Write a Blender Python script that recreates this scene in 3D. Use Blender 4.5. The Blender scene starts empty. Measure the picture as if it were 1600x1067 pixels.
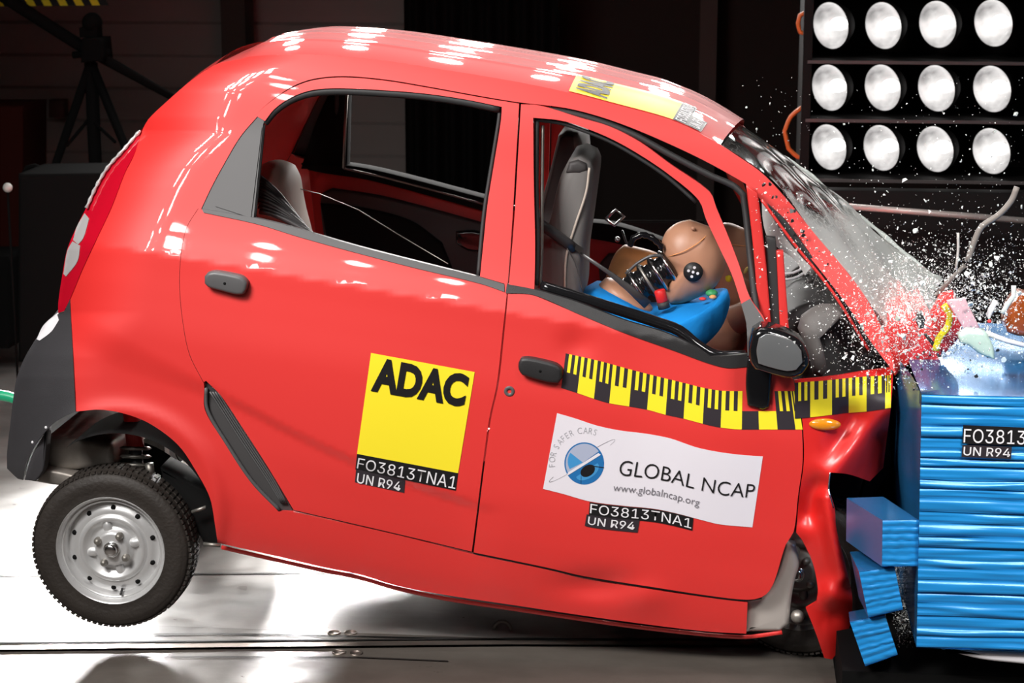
import bpy, bmesh, math, random
from mathutils import Vector, Matrix, noise
from mathutils.geometry import delaunay_2d_cdt
random.seed(7)
SC = bpy.context.scene
COL = SC.collection
PI = math.pi

# ---------------------------------------------------------------- camera
F_PX, D_CAM = 3180.0, 6.0
VPX, VPY = 1137.0, -163.0                 # where the car's cross axis meets the picture
Yc = Vector((VPX-800, 533.5-VPY, -F_PX)).normalized()
Zc = Vector((0, F_PX, 533.5-VPY)).normalized()
Xc = Yc.cross(Zc)
RC = Matrix((Xc, Yc, Zc))                 # rows: world axes in camera coordinates
def pix_dir(u, v):
    return RC @ Vector((u-800, 533.5-v, -F_PX))
d0 = pix_dir(1235, 1056)
H_CAM = -d0.z/d0.y*D_CAM
C_POS = Vector((0, -D_CAM, H_CAM))
cam = bpy.data.cameras.new('camera'); cam_o = bpy.data.objects.new('camera', cam); COL.objects.link(cam_o)
cam.sensor_width = 36; cam.lens = F_PX*36/1600; cam.clip_end = 100
cam_o.matrix_world = Matrix.Translation(C_POS) @ RC.to_4x4()
cam.dof.use_dof = True; cam.dof.focus_distance = 6.0; cam.dof.aperture_fstop = 6.3
SC.camera = cam_o

def P(u, v, y=0.0):
    d = pix_dir(u, v)
    return C_POS + d*((y + D_CAM)/d.y)
def PZ(u, v, z=0.0):
    d = pix_dir(u, v)
    return C_POS + d*((z - H_CAM)/d.z)

# ---------------------------------------------------------------- world, view, lights
SC.view_settings.view_transform = 'Standard'; SC.view_settings.look = 'None'
SC.view_settings.gamma = 1; SC.view_settings.use_curve_mapping = False
SC.view_settings.exposure = 0.0
SC.cycles.use_denoising = True
SC.cycles.max_bounces = 7; SC.cycles.transparent_max_bounces = 24
SC.cycles.sample_clamp_indirect = 6
wd = bpy.data.worlds.new('world'); SC.world = wd; wd.use_nodes = True
wd.node_tree.nodes['Background'].inputs[0].default_value = (1.0, .93, .88, 1)
wd.node_tree.nodes['Background'].inputs[1].default_value = 0.05

def area(name, loc, aim, size, power, shape='DISK', col=(1, .97, .94), spread=PI, size_y=None):
    l = bpy.data.lights.new(name, 'AREA'); l.shape = shape; l.size = size; l.energy = power; l.color = col
    l.spread = spread
    if size_y: l.size_y = size_y
    o = bpy.data.objects.new(name, l); COL.objects.link(o); o.location = loc
    o.rotation_euler = (Vector(aim)-Vector(loc)).to_track_quat('-Z', 'Y').to_euler()
    return o
def bank(name, origin, ax, ay, nx, ny, aim, size, power, spread=PI):
    """a lighting bank of nx by ny round floodlights"""
    o = Vector(origin); ax = Vector(ax); ay = Vector(ay)
    for i in range(nx):
        for j in range(ny):
            p = o + ax*(i-(nx-1)/2) + ay*(j-(ny-1)/2)
            area(name, p, Vector(aim) + (p-o)*.35, size, power/(nx*ny), spread=spread)
# hall rigs: one over the track beyond the car, one over the camera, two low banks in front, plus an added right fill
bank('track_lamp', (-.3, 4.9, 2.8), (.62, 0, 0), (0, 0, .40), 8, 4, (-.8, 1.0, .2), .19, 115, spread=math.radians(100))
bank('overhead_lamp', (-1.0, .6, 5.2), (.8, 0, 0), (0, .5, 0), 4, 3, (-.9, .8, 0), .20, 34, spread=math.radians(110))
bank('front_lamp', (-3.0, -3.3, 4.6), (.42, .0, 0), (0, .3, .3), 5, 3, (-.8, .2, .9), .26, 80, spread=math.radians(85))
bank('middle_lamp', (-2.1, -3.3, 3.15), (.46, 0, 0), (0, 0, .30), 6, 3, (-.9, .1, .9), .13, 8, spread=math.radians(85))
bank('right_fill', (1.6, -3.6, 4.4), (.42, 0, 0), (0, .3, .3), 3, 2, (1.5, -.2, .8), .20, 24, spread=math.radians(50))  # unseen bank, added to brighten the barrier and flying glass
bank('low_lamp', (-1.5, 2.75, .85), (.5, 0, 0), (0, 0, .2), 7, 1, (-1.45, .3, 0), .26, 66, spread=math.radians(54))
# ---------------------------------------------------------------- materials
def mat(name, color, rough=.5, metal=0., spec=.5, coat=0., coat_rough=.03, emit=None, estr=0., alpha=1., trans=0., noise_amt=0., noise_scale=8., bump=0., bump_scale=60., sheen=0.):
    m = bpy.data.materials.new(name); m.use_nodes = True; nt = m.node_tree; b = nt.nodes['Principled BSDF']
    b.inputs['Base Color'].default_value = (*color, 1); b.inputs['Roughness'].default_value = rough
    b.inputs['Metallic'].default_value = metal; b.inputs['Specular IOR Level'].default_value = spec
    b.inputs['Coat Weight'].default_value = coat; b.inputs['Coat Roughness'].default_value = coat_rough
    b.inputs['Alpha'].default_value = alpha; b.inputs['Transmission Weight'].default_value = trans
    if emit: b.inputs['Emission Color'].default_value = (*emit, 1); b.inputs['Emission Strength'].default_value = estr
    if noise_amt or bump:
        tc = nt.nodes.new('ShaderNodeTexCoord')
    if noise_amt:
        n = nt.nodes.new('ShaderNodeTexNoise'); n.inputs['Scale'].default_value = noise_scale; n.inputs['Detail'].default_value = 6
        nt.links.new(tc.outputs['Object'], n.inputs['Vector'])
        mx = nt.nodes.new('ShaderNodeMix'); mx.data_type = 'RGBA'
        mx.inputs['A'].default_value = (*[c*(1-noise_amt) for c in color], 1); mx.inputs['B'].default_value = (*[min(1, c*(1+noise_amt)) for c in color], 1)
        nt.links.new(n.outputs['Fac'], mx.inputs['Factor']); nt.links.new(mx.outputs['Result'], b.inputs['Base Color'])
    if bump:
        n2 = nt.nodes.new('ShaderNodeTexNoise'); n2.inputs['Scale'].default_value = bump_scale; n2.inputs['Detail'].default_value = 5
        nt.links.new(tc.outputs['Object'], n2.inputs['Vector'])
        bp = nt.nodes.new('ShaderNodeBump'); bp.inputs['Strength'].default_value = bump; bp.inputs['Distance'].default_value = .01
        nt.links.new(n2.outputs['Fac'], bp.inputs['Height']); nt.links.new(bp.outputs['Normal'], b.inputs['Normal'])
    return m
M = {}
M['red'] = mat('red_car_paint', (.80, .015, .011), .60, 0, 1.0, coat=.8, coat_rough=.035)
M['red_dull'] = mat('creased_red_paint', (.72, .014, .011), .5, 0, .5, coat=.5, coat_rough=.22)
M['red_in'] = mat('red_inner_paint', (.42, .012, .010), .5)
M['black'] = mat('black_plastic', (.022, .021, .022), .45, bump=.15, bump_scale=400)
M['rubber'] = mat('black_rubber', (.03, .03, .031), .6)
M['gloss_black'] = mat('gloss_black_plastic', (.008, .008, .009), .12, spec=.6)
M['bumper'] = mat('grey_black_bumper_plastic', (.045, .043, .047), .5, noise_amt=.15, bump=.2, bump_scale=500)
M['grey_trim'] = mat('grey_trim_plastic', (.10, .098, .10), .42, noise_amt=.1, noise_scale=3)
M['dark_trim'] = mat('dark_grey_trim', (.03, .029, .03), .6)
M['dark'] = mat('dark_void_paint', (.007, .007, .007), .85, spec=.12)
M['headliner'] = mat('dark_headliner', (.02, .018, .018), .9)
M['yellow'] = mat('yellow_sticker', (.98, .80, .03), .45, spec=.3)
M['white'] = mat('white_sticker', (.80, .76, .82), .45, spec=.3)
M['pwhite'] = mat('white_print', (.85, .83, .86), .5, spec=.2)
M['ink'] = mat('black_sticker', (.012, .011, .012), .45, spec=.3)
M['ink2'] = mat('charcoal_sticker', (.035, .028, .034), .45, spec=.3)
M['ink_grey'] = mat('grey_print', (.16, .15, .17), .5, spec=.2)
M['ink_lgrey'] = mat('light_grey_print', (.42, .41, .44), .5, spec=.2)
M['globe1'] = mat('globe_blue', (.02, .16, .42), .4, spec=.3)
M['globe2'] = mat('globe_pale', (.42, .46, .60), .4, spec=.3)
M['globe3'] = mat('globe_mid_blue', (.06, .30, .62), .4, spec=.3)
M['tyre'] = mat('tyre_rubber', (.028, .022, .018), .62, noise_amt=.3, noise_scale=12, bump=.25, bump_scale=90)
M['rim'] = mat('silver_steel_wheel', (.72, .72, .72), .36, .55)
M['steel'] = mat('bright_steel', (.7, .7, .7), .2, 1.)
M['dull_steel'] = mat('dull_steel', (.33, .31, .28), .45, .8, noise_amt=.4, noise_scale=14)
M['under'] = mat('galvanised_panel', (.30, .27, .24), .5, .5, noise_amt=.5, noise_scale=18)
M['pillar_silver'] = mat('grey_primer_pillar', (.55, .50, .46), .28, .3, noise_amt=.15, noise_scale=5)
M['taillight'] = mat('red_lens', (.55, .004, .02), .08, spec=.7, coat=1., coat_rough=.02)
M['clear_lens'] = mat('clear_lens', (.62, .60, .60), .1, .3, spec=.7, coat=1.)
M['amber'] = mat('amber_lens', (.85, .28, .01), .12, spec=.6, coat=1.)
M['skin'] = mat('dummy_vinyl_skin', (.52, .26, .16), .42, spec=.45, noise_amt=.08, noise_scale=6)
M['skin2'] = mat('dummy_orange_vinyl', (.95, .40, .14), .45)
M['shirt'] = mat('blue_cotton', (.014, .27, .74), .85, spec=.1, bump=.25, bump_scale=30)
M['blue'] = mat('blue_aluminium', (.012, .27, .62), .34, .15, spec=.5, noise_amt=.1, noise_scale=9)
M['seat_grey'] = mat('grey_seat_fabric', (.17, .16, .155), .6, noise_amt=.08)
M['seat_dark'] = mat('dark_seat_fabric', (.045, .04, .04), .6)
M['seat_beige'] = mat('pale_seat_fabric', (.55, .47, .40), .6)
M['cable'] = mat('black_cable', (.06, .058, .06), .35, spec=.6)
M['bag'] = mat('grey_airbag_cloth', (.13, .12, .115), .6, bump=.4, bump_scale=20)
def frame_xyz():
    pass

# ---------------------------------------------------------------- small helpers
def lerp(a, b, t): return a + (b-a)*t
def sstep(a, b, x):
    t = min(1., max(0., (x-a)/(b-a))); return t*t*(3-2*t)
def interp(kn, x):
    """monotone smooth interpolation through (x, y) knots"""
    if x <= kn[0][0]: return kn[0][1]
    if x >= kn[-1][0]: return kn[-1][1]
    for i in range(len(kn)-1):
        if x <= kn[i+1][0]:
            x0, y0 = kn[i]; x1, y1 = kn[i+1]; h = x1-x0; s = (y1-y0)/h
            def slope(k):
                if k <= 0 or k >= len(kn)-1: return (kn[min(k+1, len(kn)-1)][1]-kn[max(k-1, 0)][1])/(kn[min(k+1, len(kn)-1)][0]-kn[max(k-1, 0)][0])
                a = (kn[k][1]-kn[k-1][1])/(kn[k][0]-kn[k-1][0]); b = (kn[k+1][1]-kn[k][1])/(kn[k+1][0]-kn[k][0])
                return 0 if a*b <= 0 else 2*a*b/(a+b)
            m0, m1 = slope(i), slope(i+1); t = (x-x0)/h
            return (2*t**3-3*t*t+1)*y0+(t**3-2*t*t+t)*h*m0+(-2*t**3+3*t*t)*y1+(t**3-t*t)*h*m1
def lin(kn, x):
    if x <= kn[0][0]: return kn[0][1]
    for (a, b), (c, d) in zip(kn, kn[1:]):
        if x <= c: return b+(d-b)*(x-a)/(c-a)
    return kn[-1][1]

def smooth(pts, closed=True, step=9., corner=33.):
    """Catmull-Rom through the points, keeping sharp turns as corners, resampled"""
    n = len(pts); p = [Vector(q).to_2d() for q in pts]; is_c = []
    for i in range(n):
        if not closed and i in (0, n-1): is_c.append(True); continue
        a = p[i]-p[i-1]; b = p[(i+1) % n]-p[i]
        is_c.append(a.length < 1e-6 or b.length < 1e-6 or math.degrees(a.angle(b)) > corner)
    out = []
    for i in range(n if closed else n-1):
        p1, p2 = p[i], p[(i+1) % n]; L = (p2-p1).length
        p0 = p1*2-p2 if is_c[i] else p[i-1]; p3 = p2*2-p1 if is_c[(i+1) % n] else p[(i+2) % n]
        def tang(a, b, c):   # scaled to segment length
            return (b-a)*(L/max(1e-6, (b-a).length+(c-b).length)) + (c-b)*(L/max(1e-6, (b-a).length+(c-b).length)) 
        m1 = tang(p0, p1, p2); m2 = tang(p1, p2, p3)
        k = max(1, round(L/step))
        for j in range(k):
            t = j/k
            out.append(p1*(2*t**3-3*t*t+1)+m1*(t**3-2*t*t+t)+p2*(-2*t**3+3*t*t)+m2*(t**3-t*t))
    if not closed: out.append(p[-1])
    return [(q.x, q.y) for q in out]

def inside(poly, x, y):
    c = False; j = len(poly)-1
    for i in range(len(poly)):
        xi, yi = poly[i]; xj, yj = poly[j]
        if (yi > y) != (yj > y) and x < (xj-xi)*(y-yi)/(yj-yi)+xi: c = not c
        j = i
    return c

def triangulate(outer, holes, grid):
    vs = []; es = []
    for loop in [outer]+holes:
        b = len(vs); vs += [Vector(q) for q in loop]; es += [(b+i, b+(i+1) % len(loop)) for i in range(len(loop))]
    if grid:
        x0 = min(q[0] for q in outer); x1 = max(q[0] for q in outer); y0 = min(q[1] for q in outer); y1 = max(q[1] for q in outer)
        bs = {}
        for q in vs: bs.setdefault((int(q.x//grid), int(q.y//grid)), []).append(q)
        j = 0; y = y0
        while y < y1:
            x = x0+(grid/2 if j % 2 else 0)
            while x < x1:
                if inside(outer, x, y) and not any(inside(h, x, y) for h in holes):
                    cx, cy = int(x//grid), int(y//grid)
                    if not any((q.x-x)**2+(q.y-y)**2 < (grid*.45)**2 for a in (-1, 0, 1) for b in (-1, 0, 1) for q in bs.get((cx+a, cy+b), [])[:]):
                        vs.append(Vector((x, y)))
                x += grid
            y += grid*.87; j += 1
    r = delaunay_2d_cdt(vs, es, [], 0, 1e-5)
    V = [(q.x, q.y) for q in r[0]]; T = []
    for f in r[2]:
        cx = sum(V[i][0] for i in f)/len(f); cy = sum(V[i][1] for i in f)/len(f)
        if inside(outer, cx, cy) and not any(inside(h, cx, cy) for h in holes): T.append(tuple(f))
    return V, T

BASES = {}
def link(name, me, parent=None, mats=(), smooth_=None):
    o = bpy.data.objects.new(name, me); COL.objects.link(o)
    for m in mats: me.materials.append(m)
    if smooth_ is not None: me.shade_smooth() if smooth_ else me.shade_flat()
    if parent is not None:
        o.parent = parent; o.location = -BASES.get(parent.name, Vector((0, 0, 0)))
        BASES[o.name] = Vector((0, 0, 0))
    return o
def empty(name, label, cat, loc, group=None):
    o = bpy.data.objects.new(name, None); COL.objects.link(o); o.location = loc; o.empty_display_size = .1
    BASES[o.name] = Vector(loc); o['label'] = label; o['category'] = cat
    if group: o['group'] = group
    return o
def tag(o, label, cat, group=None, kind=None):
    o['label'] = label; o['category'] = cat
    if group: o['group'] = group
    if kind: o['kind'] = kind
    return o

class MB:
    def __init__(s): s.v = []; s.f = []; s.m = []; s.sm = []; s.mats = []
    def mi(s, m):
        if m not in s.mats: s.mats.append(m)
        return s.mats.index(m)
    def add(s, vs, fs, m, sm=True):
        b = len(s.v); s.v += [Vector(q) for q in vs]; k = s.mi(m)
        for f in fs: s.f.append(tuple(b+i for i in f)); s.m.append(k); s.sm.append(sm)
        return s
    def box(s, c, d, m, rot=None):
        c = Vector(c); vs = []
        for x in (-.5, .5):
            for y in (-.5, .5):
                for z in (-.5, .5):
                    q = Vector((x*d[0], y*d[1], z*d[2])); vs.append(c+(rot @ q if rot else q))
        return s.add(vs, [(0, 1, 3, 2), (4, 6, 7, 5), (0, 4, 5, 1), (2, 3, 7, 6), (0, 2, 6, 4), (1, 5, 7, 3)], m, False)
    def hexa(s, a, b, m, n=1):
        """a, b: two quads (4 points each)"""
        return s.add(list(a)+list(b), [(0, 1, 2, 3), (7, 6, 5, 4), (0, 4, 5, 1), (1, 5, 6, 2), (2, 6, 7, 3), (3, 7, 4, 0)], m, False)
    def tube(s, pts, r, m, n=8, cap=True, flat=None):
        pts = [Vector(q) for q in pts]; vs = []; up = Vector((0, 0, 1)); N = len(pts)
        for i, q in enumerate(pts):
            t = (pts[min(i+1, N-1)]-pts[max(i-1, 0)]).normalized()
            if i == 0:
                up = Vector((0, 1, 0)) if abs(t.y) < .9 else Vector((1, 0, 0))
            a = (up-t*up.dot(t)).normalized(); up = a; b = t.cross(a)
            rr = r[i] if isinstance(r, (list, tuple)) else r
            ra, rb = (rr, rr) if not flat else (rr*flat[0], rr*flat[1])
            for k in range(n):
                an = 2*PI*k/n; vs.append(q+a*math.cos(an)*ra+b*math.sin(an)*rb)
        fs = [(i*n+k, i*n+(k+1) % n, (i+1)*n+(k+1) % n, (i+1)*n+k) for i in range(N-1) for k in range(n)]
        if cap: fs += [tuple(range(n))[::-1], tuple((N-1)*n+k for k in range(n))]
        return s.add(vs, fs, m)
    def lathe(s, c, axis, prof, m, n=48, close=False):
        """prof: (radius, distance along axis)"""
        c = Vector(c); ax = Vector(axis).normalized(); a = ax.orthogonal().normalized(); b = ax.cross(a); vs = []
        for r, h in prof:
            for k in range(n):
                an = 2*PI*k/n; vs.append(c+ax*h+a*math.cos(an)*r+b*math.sin(an)*r)
        fs = [(i*n+k, i*n+(k+1) % n, (i+1)*n+(k+1) % n, (i+1)*n+k) for i in range(len(prof)-1) for k in range(n)]
        return s.add(vs, fs, m)
    def ball(s, c, r, m, seg=20, rings=12, rot=None, fn=None):
        c = Vector(c); r = Vector(r) if not isinstance(r, (int, float)) else Vector((r, r, r)); vs = []
        for i in range(rings+1):
            th = PI*i/rings
            for k in range(seg):
                ph = 2*PI*k/seg; q = Vector((math.sin(th)*math.cos(ph), math.sin(th)*math.sin(ph), math.cos(th)))
                if fn: q = fn(q)
                q = Vector((q.x*r.x, q.y*r.y, q.z*r.z)); vs.append(c+(rot @ q if rot else q))
        fs = [(i*seg+k, (i+1)*seg+k, (i+1)*seg+(k+1) % seg, i*seg+(k+1) % seg) for i in range(rings) for k in range(seg)]
        return s.add(vs, fs, m)
    def solid(s, out, y0, y1, m, bev=.01, nb=3, step=9, back=True, sm=True, taper=0.):
        """px outline seen at depth y0, carried straight back to y1, edges rounded by bev (metres)"""
        pts = [P(u, v, y0+bev*.3) for u, v in smooth(out, step=step)]; q = [(p.x, p.z) for p in pts]; n = len(q)
        ar = sum(q[i][0]*q[(i+1) % n][1]-q[(i+1) % n][0]*q[i][1] for i in range(n))
        sg = 1 if ar > 0 else -1; nr = []
        for i in range(n):
            d = Vector((q[(i+1) % n][0]-q[i-1][0], q[(i+1) % n][1]-q[i-1][1]))
            d = d.normalized() if d.length > 1e-9 else Vector((1, 0)); nr.append((-d.y*sg, d.x*sg))
        rings = []
        for k in range(nb+1):
            a = PI/2*k/nb; rings.append((bev*(1-math.sin(a)), y0+bev*(1-math.cos(a))))
        if back:
            for k in range(nb+1):
                a = PI/2*(1-k/nb); rings.append((bev*(1-math.sin(a))+taper, y1-bev*(1-math.cos(a))))
        else: rings.append((taper, y1))
        vs = [(q[i][0]+nr[i][0]*o, y, q[i][1]+nr[i][1]*o) for o, y in rings for i in range(n)]
        R = len(rings)
        fs = [(r*n+i, r*n+(i+1) % n, (r+1)*n+(i+1) % n, (r+1)*n+i) for r in range(R-1) for i in range(n)]
        V2, T = triangulate([(vs[i][0], vs[i][2]) for i in range(n)], [], None)
        caps = []
        m2 = {}
        for i in range(n): m2[(round(vs[i][0], 5), round(vs[i][2], 5))] = i
        ok = all((round(a, 5), round(b, 5)) in m2 for a, b in V2)
        if ok:
            for t in T:
                ids = [m2[(round(V2[i][0], 5), round(V2[i][1], 5))] for i in t]; caps.append(tuple(ids))
                if back: caps.append(tuple((R-1)*n+i for i in reversed(ids)))
        else:
            caps.append(tuple(range(n)))
            if back: caps.append(tuple((R-1)*n+i for i in range(n)))
        return s.add(vs, fs+caps, m, sm)
    def build(s, name, parent=None, fix=True, auto=None):
        me = bpy.data.meshes.new(name); me.from_pydata([tuple(q) for q in s.v], [], s.f)
        for m in s.mats: me.materials.append(m)
        me.polygons.foreach_set('material_index', s.m); me.polygons.foreach_set('use_smooth', s.sm)
        if fix:
            bm = bmesh.new(); bm.from_mesh(me); bmesh.ops.remove_doubles(bm, verts=bm.verts, dist=1e-5)
            bmesh.ops.recalc_face_normals(bm, faces=bm.faces); bm.to_mesh(me); bm.free()
        me.update()
        if auto is not None:
            me.set_sharp_from_angle(angle=math.radians(auto))
        return link(name, me, parent)

# ---------------------------------------------------------------- the car side as a depth over the picture
W_CAR = 1.49
REAR = [(75, 360), (86, 345), (95, 322), (110, 281), (140, 240), (185, 223), (207, 222), (234, 192), (261, 168), (291, 150), (324, 135), (354, 120), (390, 105),
        (438, 96), (474, 91), (491, 88), (529, 59), (558, 39), (591, 26), (620, 21), (663, 16), (706, 11), (732, 11), (760, 20)]
PROF = [(30, .23), (60, .19), (100, .155), (200, .115), (330, .058), (372, .036), (408, .013), (413, .0100), (440, .0090), (480, .006), (550, 0), (690, 0), (760, .008), (800, .018), (838, .032), (870, .05)]
def crease(u):
    return lin([(90, 465), (200, 530), (322, 597), (430, 655), (500, 690), (560, 717), (660, 755), (760, 788)], u)
def S(u, v):
    w = v-.168*(u-340)
    y = interp(PROF, w)
    ur = lin(REAR, v)
    d = max(0., u-ur)
    y += .17*max(0., 1-d/150.)**2.6
    # lower body crease
    k = 1-sstep(700, 800, u); wd_ = lerp(60, 17, sstep(150, 400, u))
    y += .011*k*sstep(-2, wd_, v-crease(u))*(1-sstep(60, 200, v-crease(u)))
    # wheel arch lip
    r = math.hypot(u-182, (v-800))
    y -= .012*math.exp(-((r-158)/16.)**2)*(1 if v < 850 else 0)
    # front door buckled towards the camera at its front top corner
    if u > 790:
        y += .010*math.exp(-((u-900)/26.)**2-((v-540)/26.)**2)
        y -= .03*sstep(980, 1180, u)*sstep(330, 520, v)*(1-sstep(650, 900, v))
    # sill kink
    y += .018*math.exp(-((u-930)/60.)**2-((v-915)/22.)**2)-.012*math.exp(-((u-1010)/40.)**2-((v-930)/25.)**2)
    return y
def SF(u, v):
    """crumpled front wing"""
    y = S(u, v)
    def ridge(u0, v0, u1, v1, wd, amp):
        d = Vector((u1-u0, v1-v0)); L = d.length; d /= L; r = Vector((u-u0, v-v0))
        t = max(0, min(L, r.dot(d))); return amp*math.exp(-((r-d*t).length/wd)**2)
    y -= ridge(1297, 738, 1392, 645, 26, .06)
    y += ridge(1330, 650, 1262, 800, 20, .035)
    y -= ridge(1290, 780, 1320, 900, 16, .05)
    y += ridge(1250, 860, 1300, 960, 20, .02)
    y -= ridge(1300, 930, 1332, 940, 22, .05)
    y += .16*sstep(1290, 1400, u)*sstep(600, 700, v)
    y += .10*sstep(1250, 1400, u)*(1-sstep(560, 640, v))
    y += ridge(1380, 690, 1380, 740, 12, .05)
    return y
def far_shift(u, v):
    return Vector((lin([(900, 0), (1125, .08), (1300, .08), (1398, .09)], u), 0, lin([(900, 0), (1000, -.01), (1125, -.07), (1191, -.12), (1300, -.035), (1398, .05)], u)))
def mirror_pt(p, u, v): return Vector((p.x, W_CAR-p.y, p.z))+far_shift(u, v)

def panel(name, outer, holes, m, parent, Sf=S, grid=11, flange=.018, off=0., mirror=False, step=9, corner=33., flat=False, smooth_outer=True):
    outer = smooth(outer, step=step, corner=corner) if smooth_outer else outer
    holes = [smooth(h, step=step) for h in holes]
    V2, T = triangulate(outer, holes, grid)
    def pt(u, v): return P(u, v, Sf(u, v)+off)
    vs = []; ns = []
    for u, v in V2:
        p = pt(u, v); e = 2.
        n = (pt(u+e, v)-pt(u-e, v)).cross(pt(u, v-e)-pt(u, v+e))
        n = n.normalized()
        if n.y > 0: n = -n
        if mirror: p = mirror_pt(p, u, v); n.y = -n.y
        vs.append(p); ns.append(n)
    fs = [tuple(t) for t in T]
    # orient
    out = []
    for t in fs:
        n = (vs[t[1]]-vs[t[0]]).cross(vs[t[2]]-vs[t[0]])
        out.append(t if n.dot(ns[t[0]]) > 0 else tuple(reversed(t)))
    fs = out
    if flange:
        cnt = {}
        for t in fs:
            for i in range(3):
                a, b = t[i], t[(i+1) % 3]; cnt[(a, b)] = 1
        bd = [(a, b) for (a, b) in cnt if (b, a) not in cnt]
        idx = {}; sg = -1 if mirror else 1
        def dup(i, k):
            if (i, k) not in idx:
                idx[(i, k)] = len(vs); vs.append(vs[i]+Vector((0, sg*flange*k, 0))); ns.append(Vector((0, 0, 0)))
            return idx[(i, k)]
        for a, b in bd: fs.append((dup(b, 0), dup(a, 0), dup(a, 1), dup(b, 1)))
    me = bpy.data.meshes.new(name); me.from_pydata([tuple(q) for q in vs], [], fs)
    if not flat:
        me.polygons.foreach_set('use_smooth', [True]*len(fs))
        me.normals_split_custom_set_from_vertices([tuple(q) for q in ns])
    me.materials.append(m)
    return link(name, me, parent)
# ---------------------------------------------------------------- the hall
def plane_obj(name, pts, m, kind='structure', label=None):
    mb = MB(); mb.add(pts, [(0, 1, 2, 3)], m, False); o = mb.build(name); o['kind'] = kind
    if label: o['label'] = label
    return o
def floor_mat():
    m = mat('hall_floor_steel', (.3, .29, .28), .4, .0, spec=.5); nt = m.node_tree; b = nt.nodes['Principled BSDF']; L = nt.links
    tc = nt.nodes.new('ShaderNodeTexCoord')
    n = nt.nodes.new('ShaderNodeTexNoise'); n.inputs['Scale'].default_value = 2.2; n.inputs['Detail'].default_value = 9; n.inputs['Roughness'].default_value = .65
    mp = nt.nodes.new('ShaderNodeMapping'); mp.inputs['Scale'].default_value = (.5, 1.6, 1); L.new(tc.outputs['Object'], mp.inputs['Vector']); L.new(mp.outputs['Vector'], n.inputs['Vector'])
    cr = nt.nodes.new('ShaderNodeValToRGB'); cr.color_ramp.elements[0].position = .3; cr.color_ramp.elements[1].position = .72
    cr.color_ramp.elements[0].color = (.20, .185, .175, 1); cr.color_ramp.elements[1].color = (.36, .345, .33, 1)
    L.new(n.outputs['Fac'], cr.inputs['Fac'])
    n3 = nt.nodes.new('ShaderNodeTexNoise'); n3.inputs['Scale'].default_value = 9; n3.inputs['Detail'].default_value = 8
    L.new(tc.outputs['Object'], n3.inputs['Vector'])
    mr = nt.nodes.new('ShaderNodeMapRange'); mr.inputs['From Min'].default_value = .3; mr.inputs['From Max'].default_value = .7; mr.inputs['To Min'].default_value = .26; mr.inputs['To Max'].default_value = .5
    L.new(n3.outputs['Fac'], mr.inputs['Value']); L.new(mr.outputs['Result'], b.inputs['Roughness'])
    sx = nt.nodes.new('ShaderNodeSeparateXYZ'); L.new(tc.outputs['Object'], sx.inputs[0])       # dark plates on the near side of the track
    lt = nt.nodes.new('ShaderNodeMath'); lt.operation = 'LESS_THAN'; L.new(sx.outputs['Y'], lt.inputs[0]); lt.inputs[1].default_value = .235
    mx = nt.nodes.new('ShaderNodeMix'); mx.data_type = 'RGBA'; mx.blend_type = 'MULTIPLY'; mx.inputs['B'].default_value = (.34, .31, .28, 1)
    L.new(lt.outputs[0], mx.inputs['Factor']); L.new(cr.outputs['Color'], mx.inputs['A']); L.new(mx.outputs['Result'], b.inputs['Base Color'])
    bp = nt.nodes.new('ShaderNodeBump'); bp.inputs['Strength'].default_value = .12; bp.inputs['Distance'].default_value = .01
    L.new(n3.outputs['Fac'], bp.inputs['Height']); L.new(bp.outputs['Normal'], b.inputs['Normal'])
    return m
M['floor'] = floor_mat()
M['floor_gap'] = mat('floor_joint', (.015, .013, .012), .7)
M['rail'] = mat('worn_rail_steel', (.30, .25, .22), .35, .8, noise_amt=.4, noise_scale=6)
plane_obj('floor', [(-8, -8, 0), (8, -8, 0), (8, 9, 0), (-8, 9, 0)], M['floor'])
def wall_mat():
    m = mat('dark_wall_siding', (.05, .042, .038), .8); nt = m.node_tree; b = nt.nodes['Principled BSDF']; L = nt.links
    tc = nt.nodes.new('ShaderNodeTexCoord'); n = nt.nodes.new('ShaderNodeTexNoise'); n.inputs['Scale'].default_value = 1.3
    L.new(tc.outputs['Object'], n.inputs['Vector'])
    cr = nt.nodes.new('ShaderNodeValToRGB'); cr.color_ramp.elements[0].color = (.19, .16, .15, 1); cr.color_ramp.elements[1].color = (.27, .235, .22, 1)
    L.new(n.outputs['Fac'], cr.inputs['Fac']); L.new(cr.outputs['Color'], b.inputs['Base Color'])
    return m
M['wall'] = wall_mat()
# horizontal siding, one wall with lapped boards
YW = 7.5
mb = MB(); z = 0
while z < 6:
    mb.add([(-8, YW, z), (8, YW, z), (8, YW-.03, z+.20), (-8, YW-.03, z+.20), (8, YW, z+.22), (-8, YW, z+.22)], [(0, 1, 2, 3), (3, 2, 4, 5)], M['wall'], False); z += .22
mb.build('wall_back', fix=False)['kind'] = 'structure'
plane_obj('wall_left', [(-8, -8, 0), (-8, YW, 0), (-8, YW, 6), (-8, -8, 6)], M['wall'])
plane_obj('wall_right', [(8, -8, 0), (8, YW, 0), (8, YW, 6), (8, -8, 6)], M['wall'])
plane_obj('wall_front', [(-8, -8, 0), (8, -8, 0), (8, -8, 6), (-8, -8, 6)], M['wall'])
plane_obj('ceiling', [(-8, -8, 6), (8, -8, 6), (8, YW, 6), (-8, YW, 6)], M['dark_trim'])

# ---------------------------------------------------------------- the car
CB = P(620, 1060, .75); CB.z = 0
car = empty('car', 'bright red hatchback crashing nose-first into the blue barrier, rear wheel in the air', 'car', CB)

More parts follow.
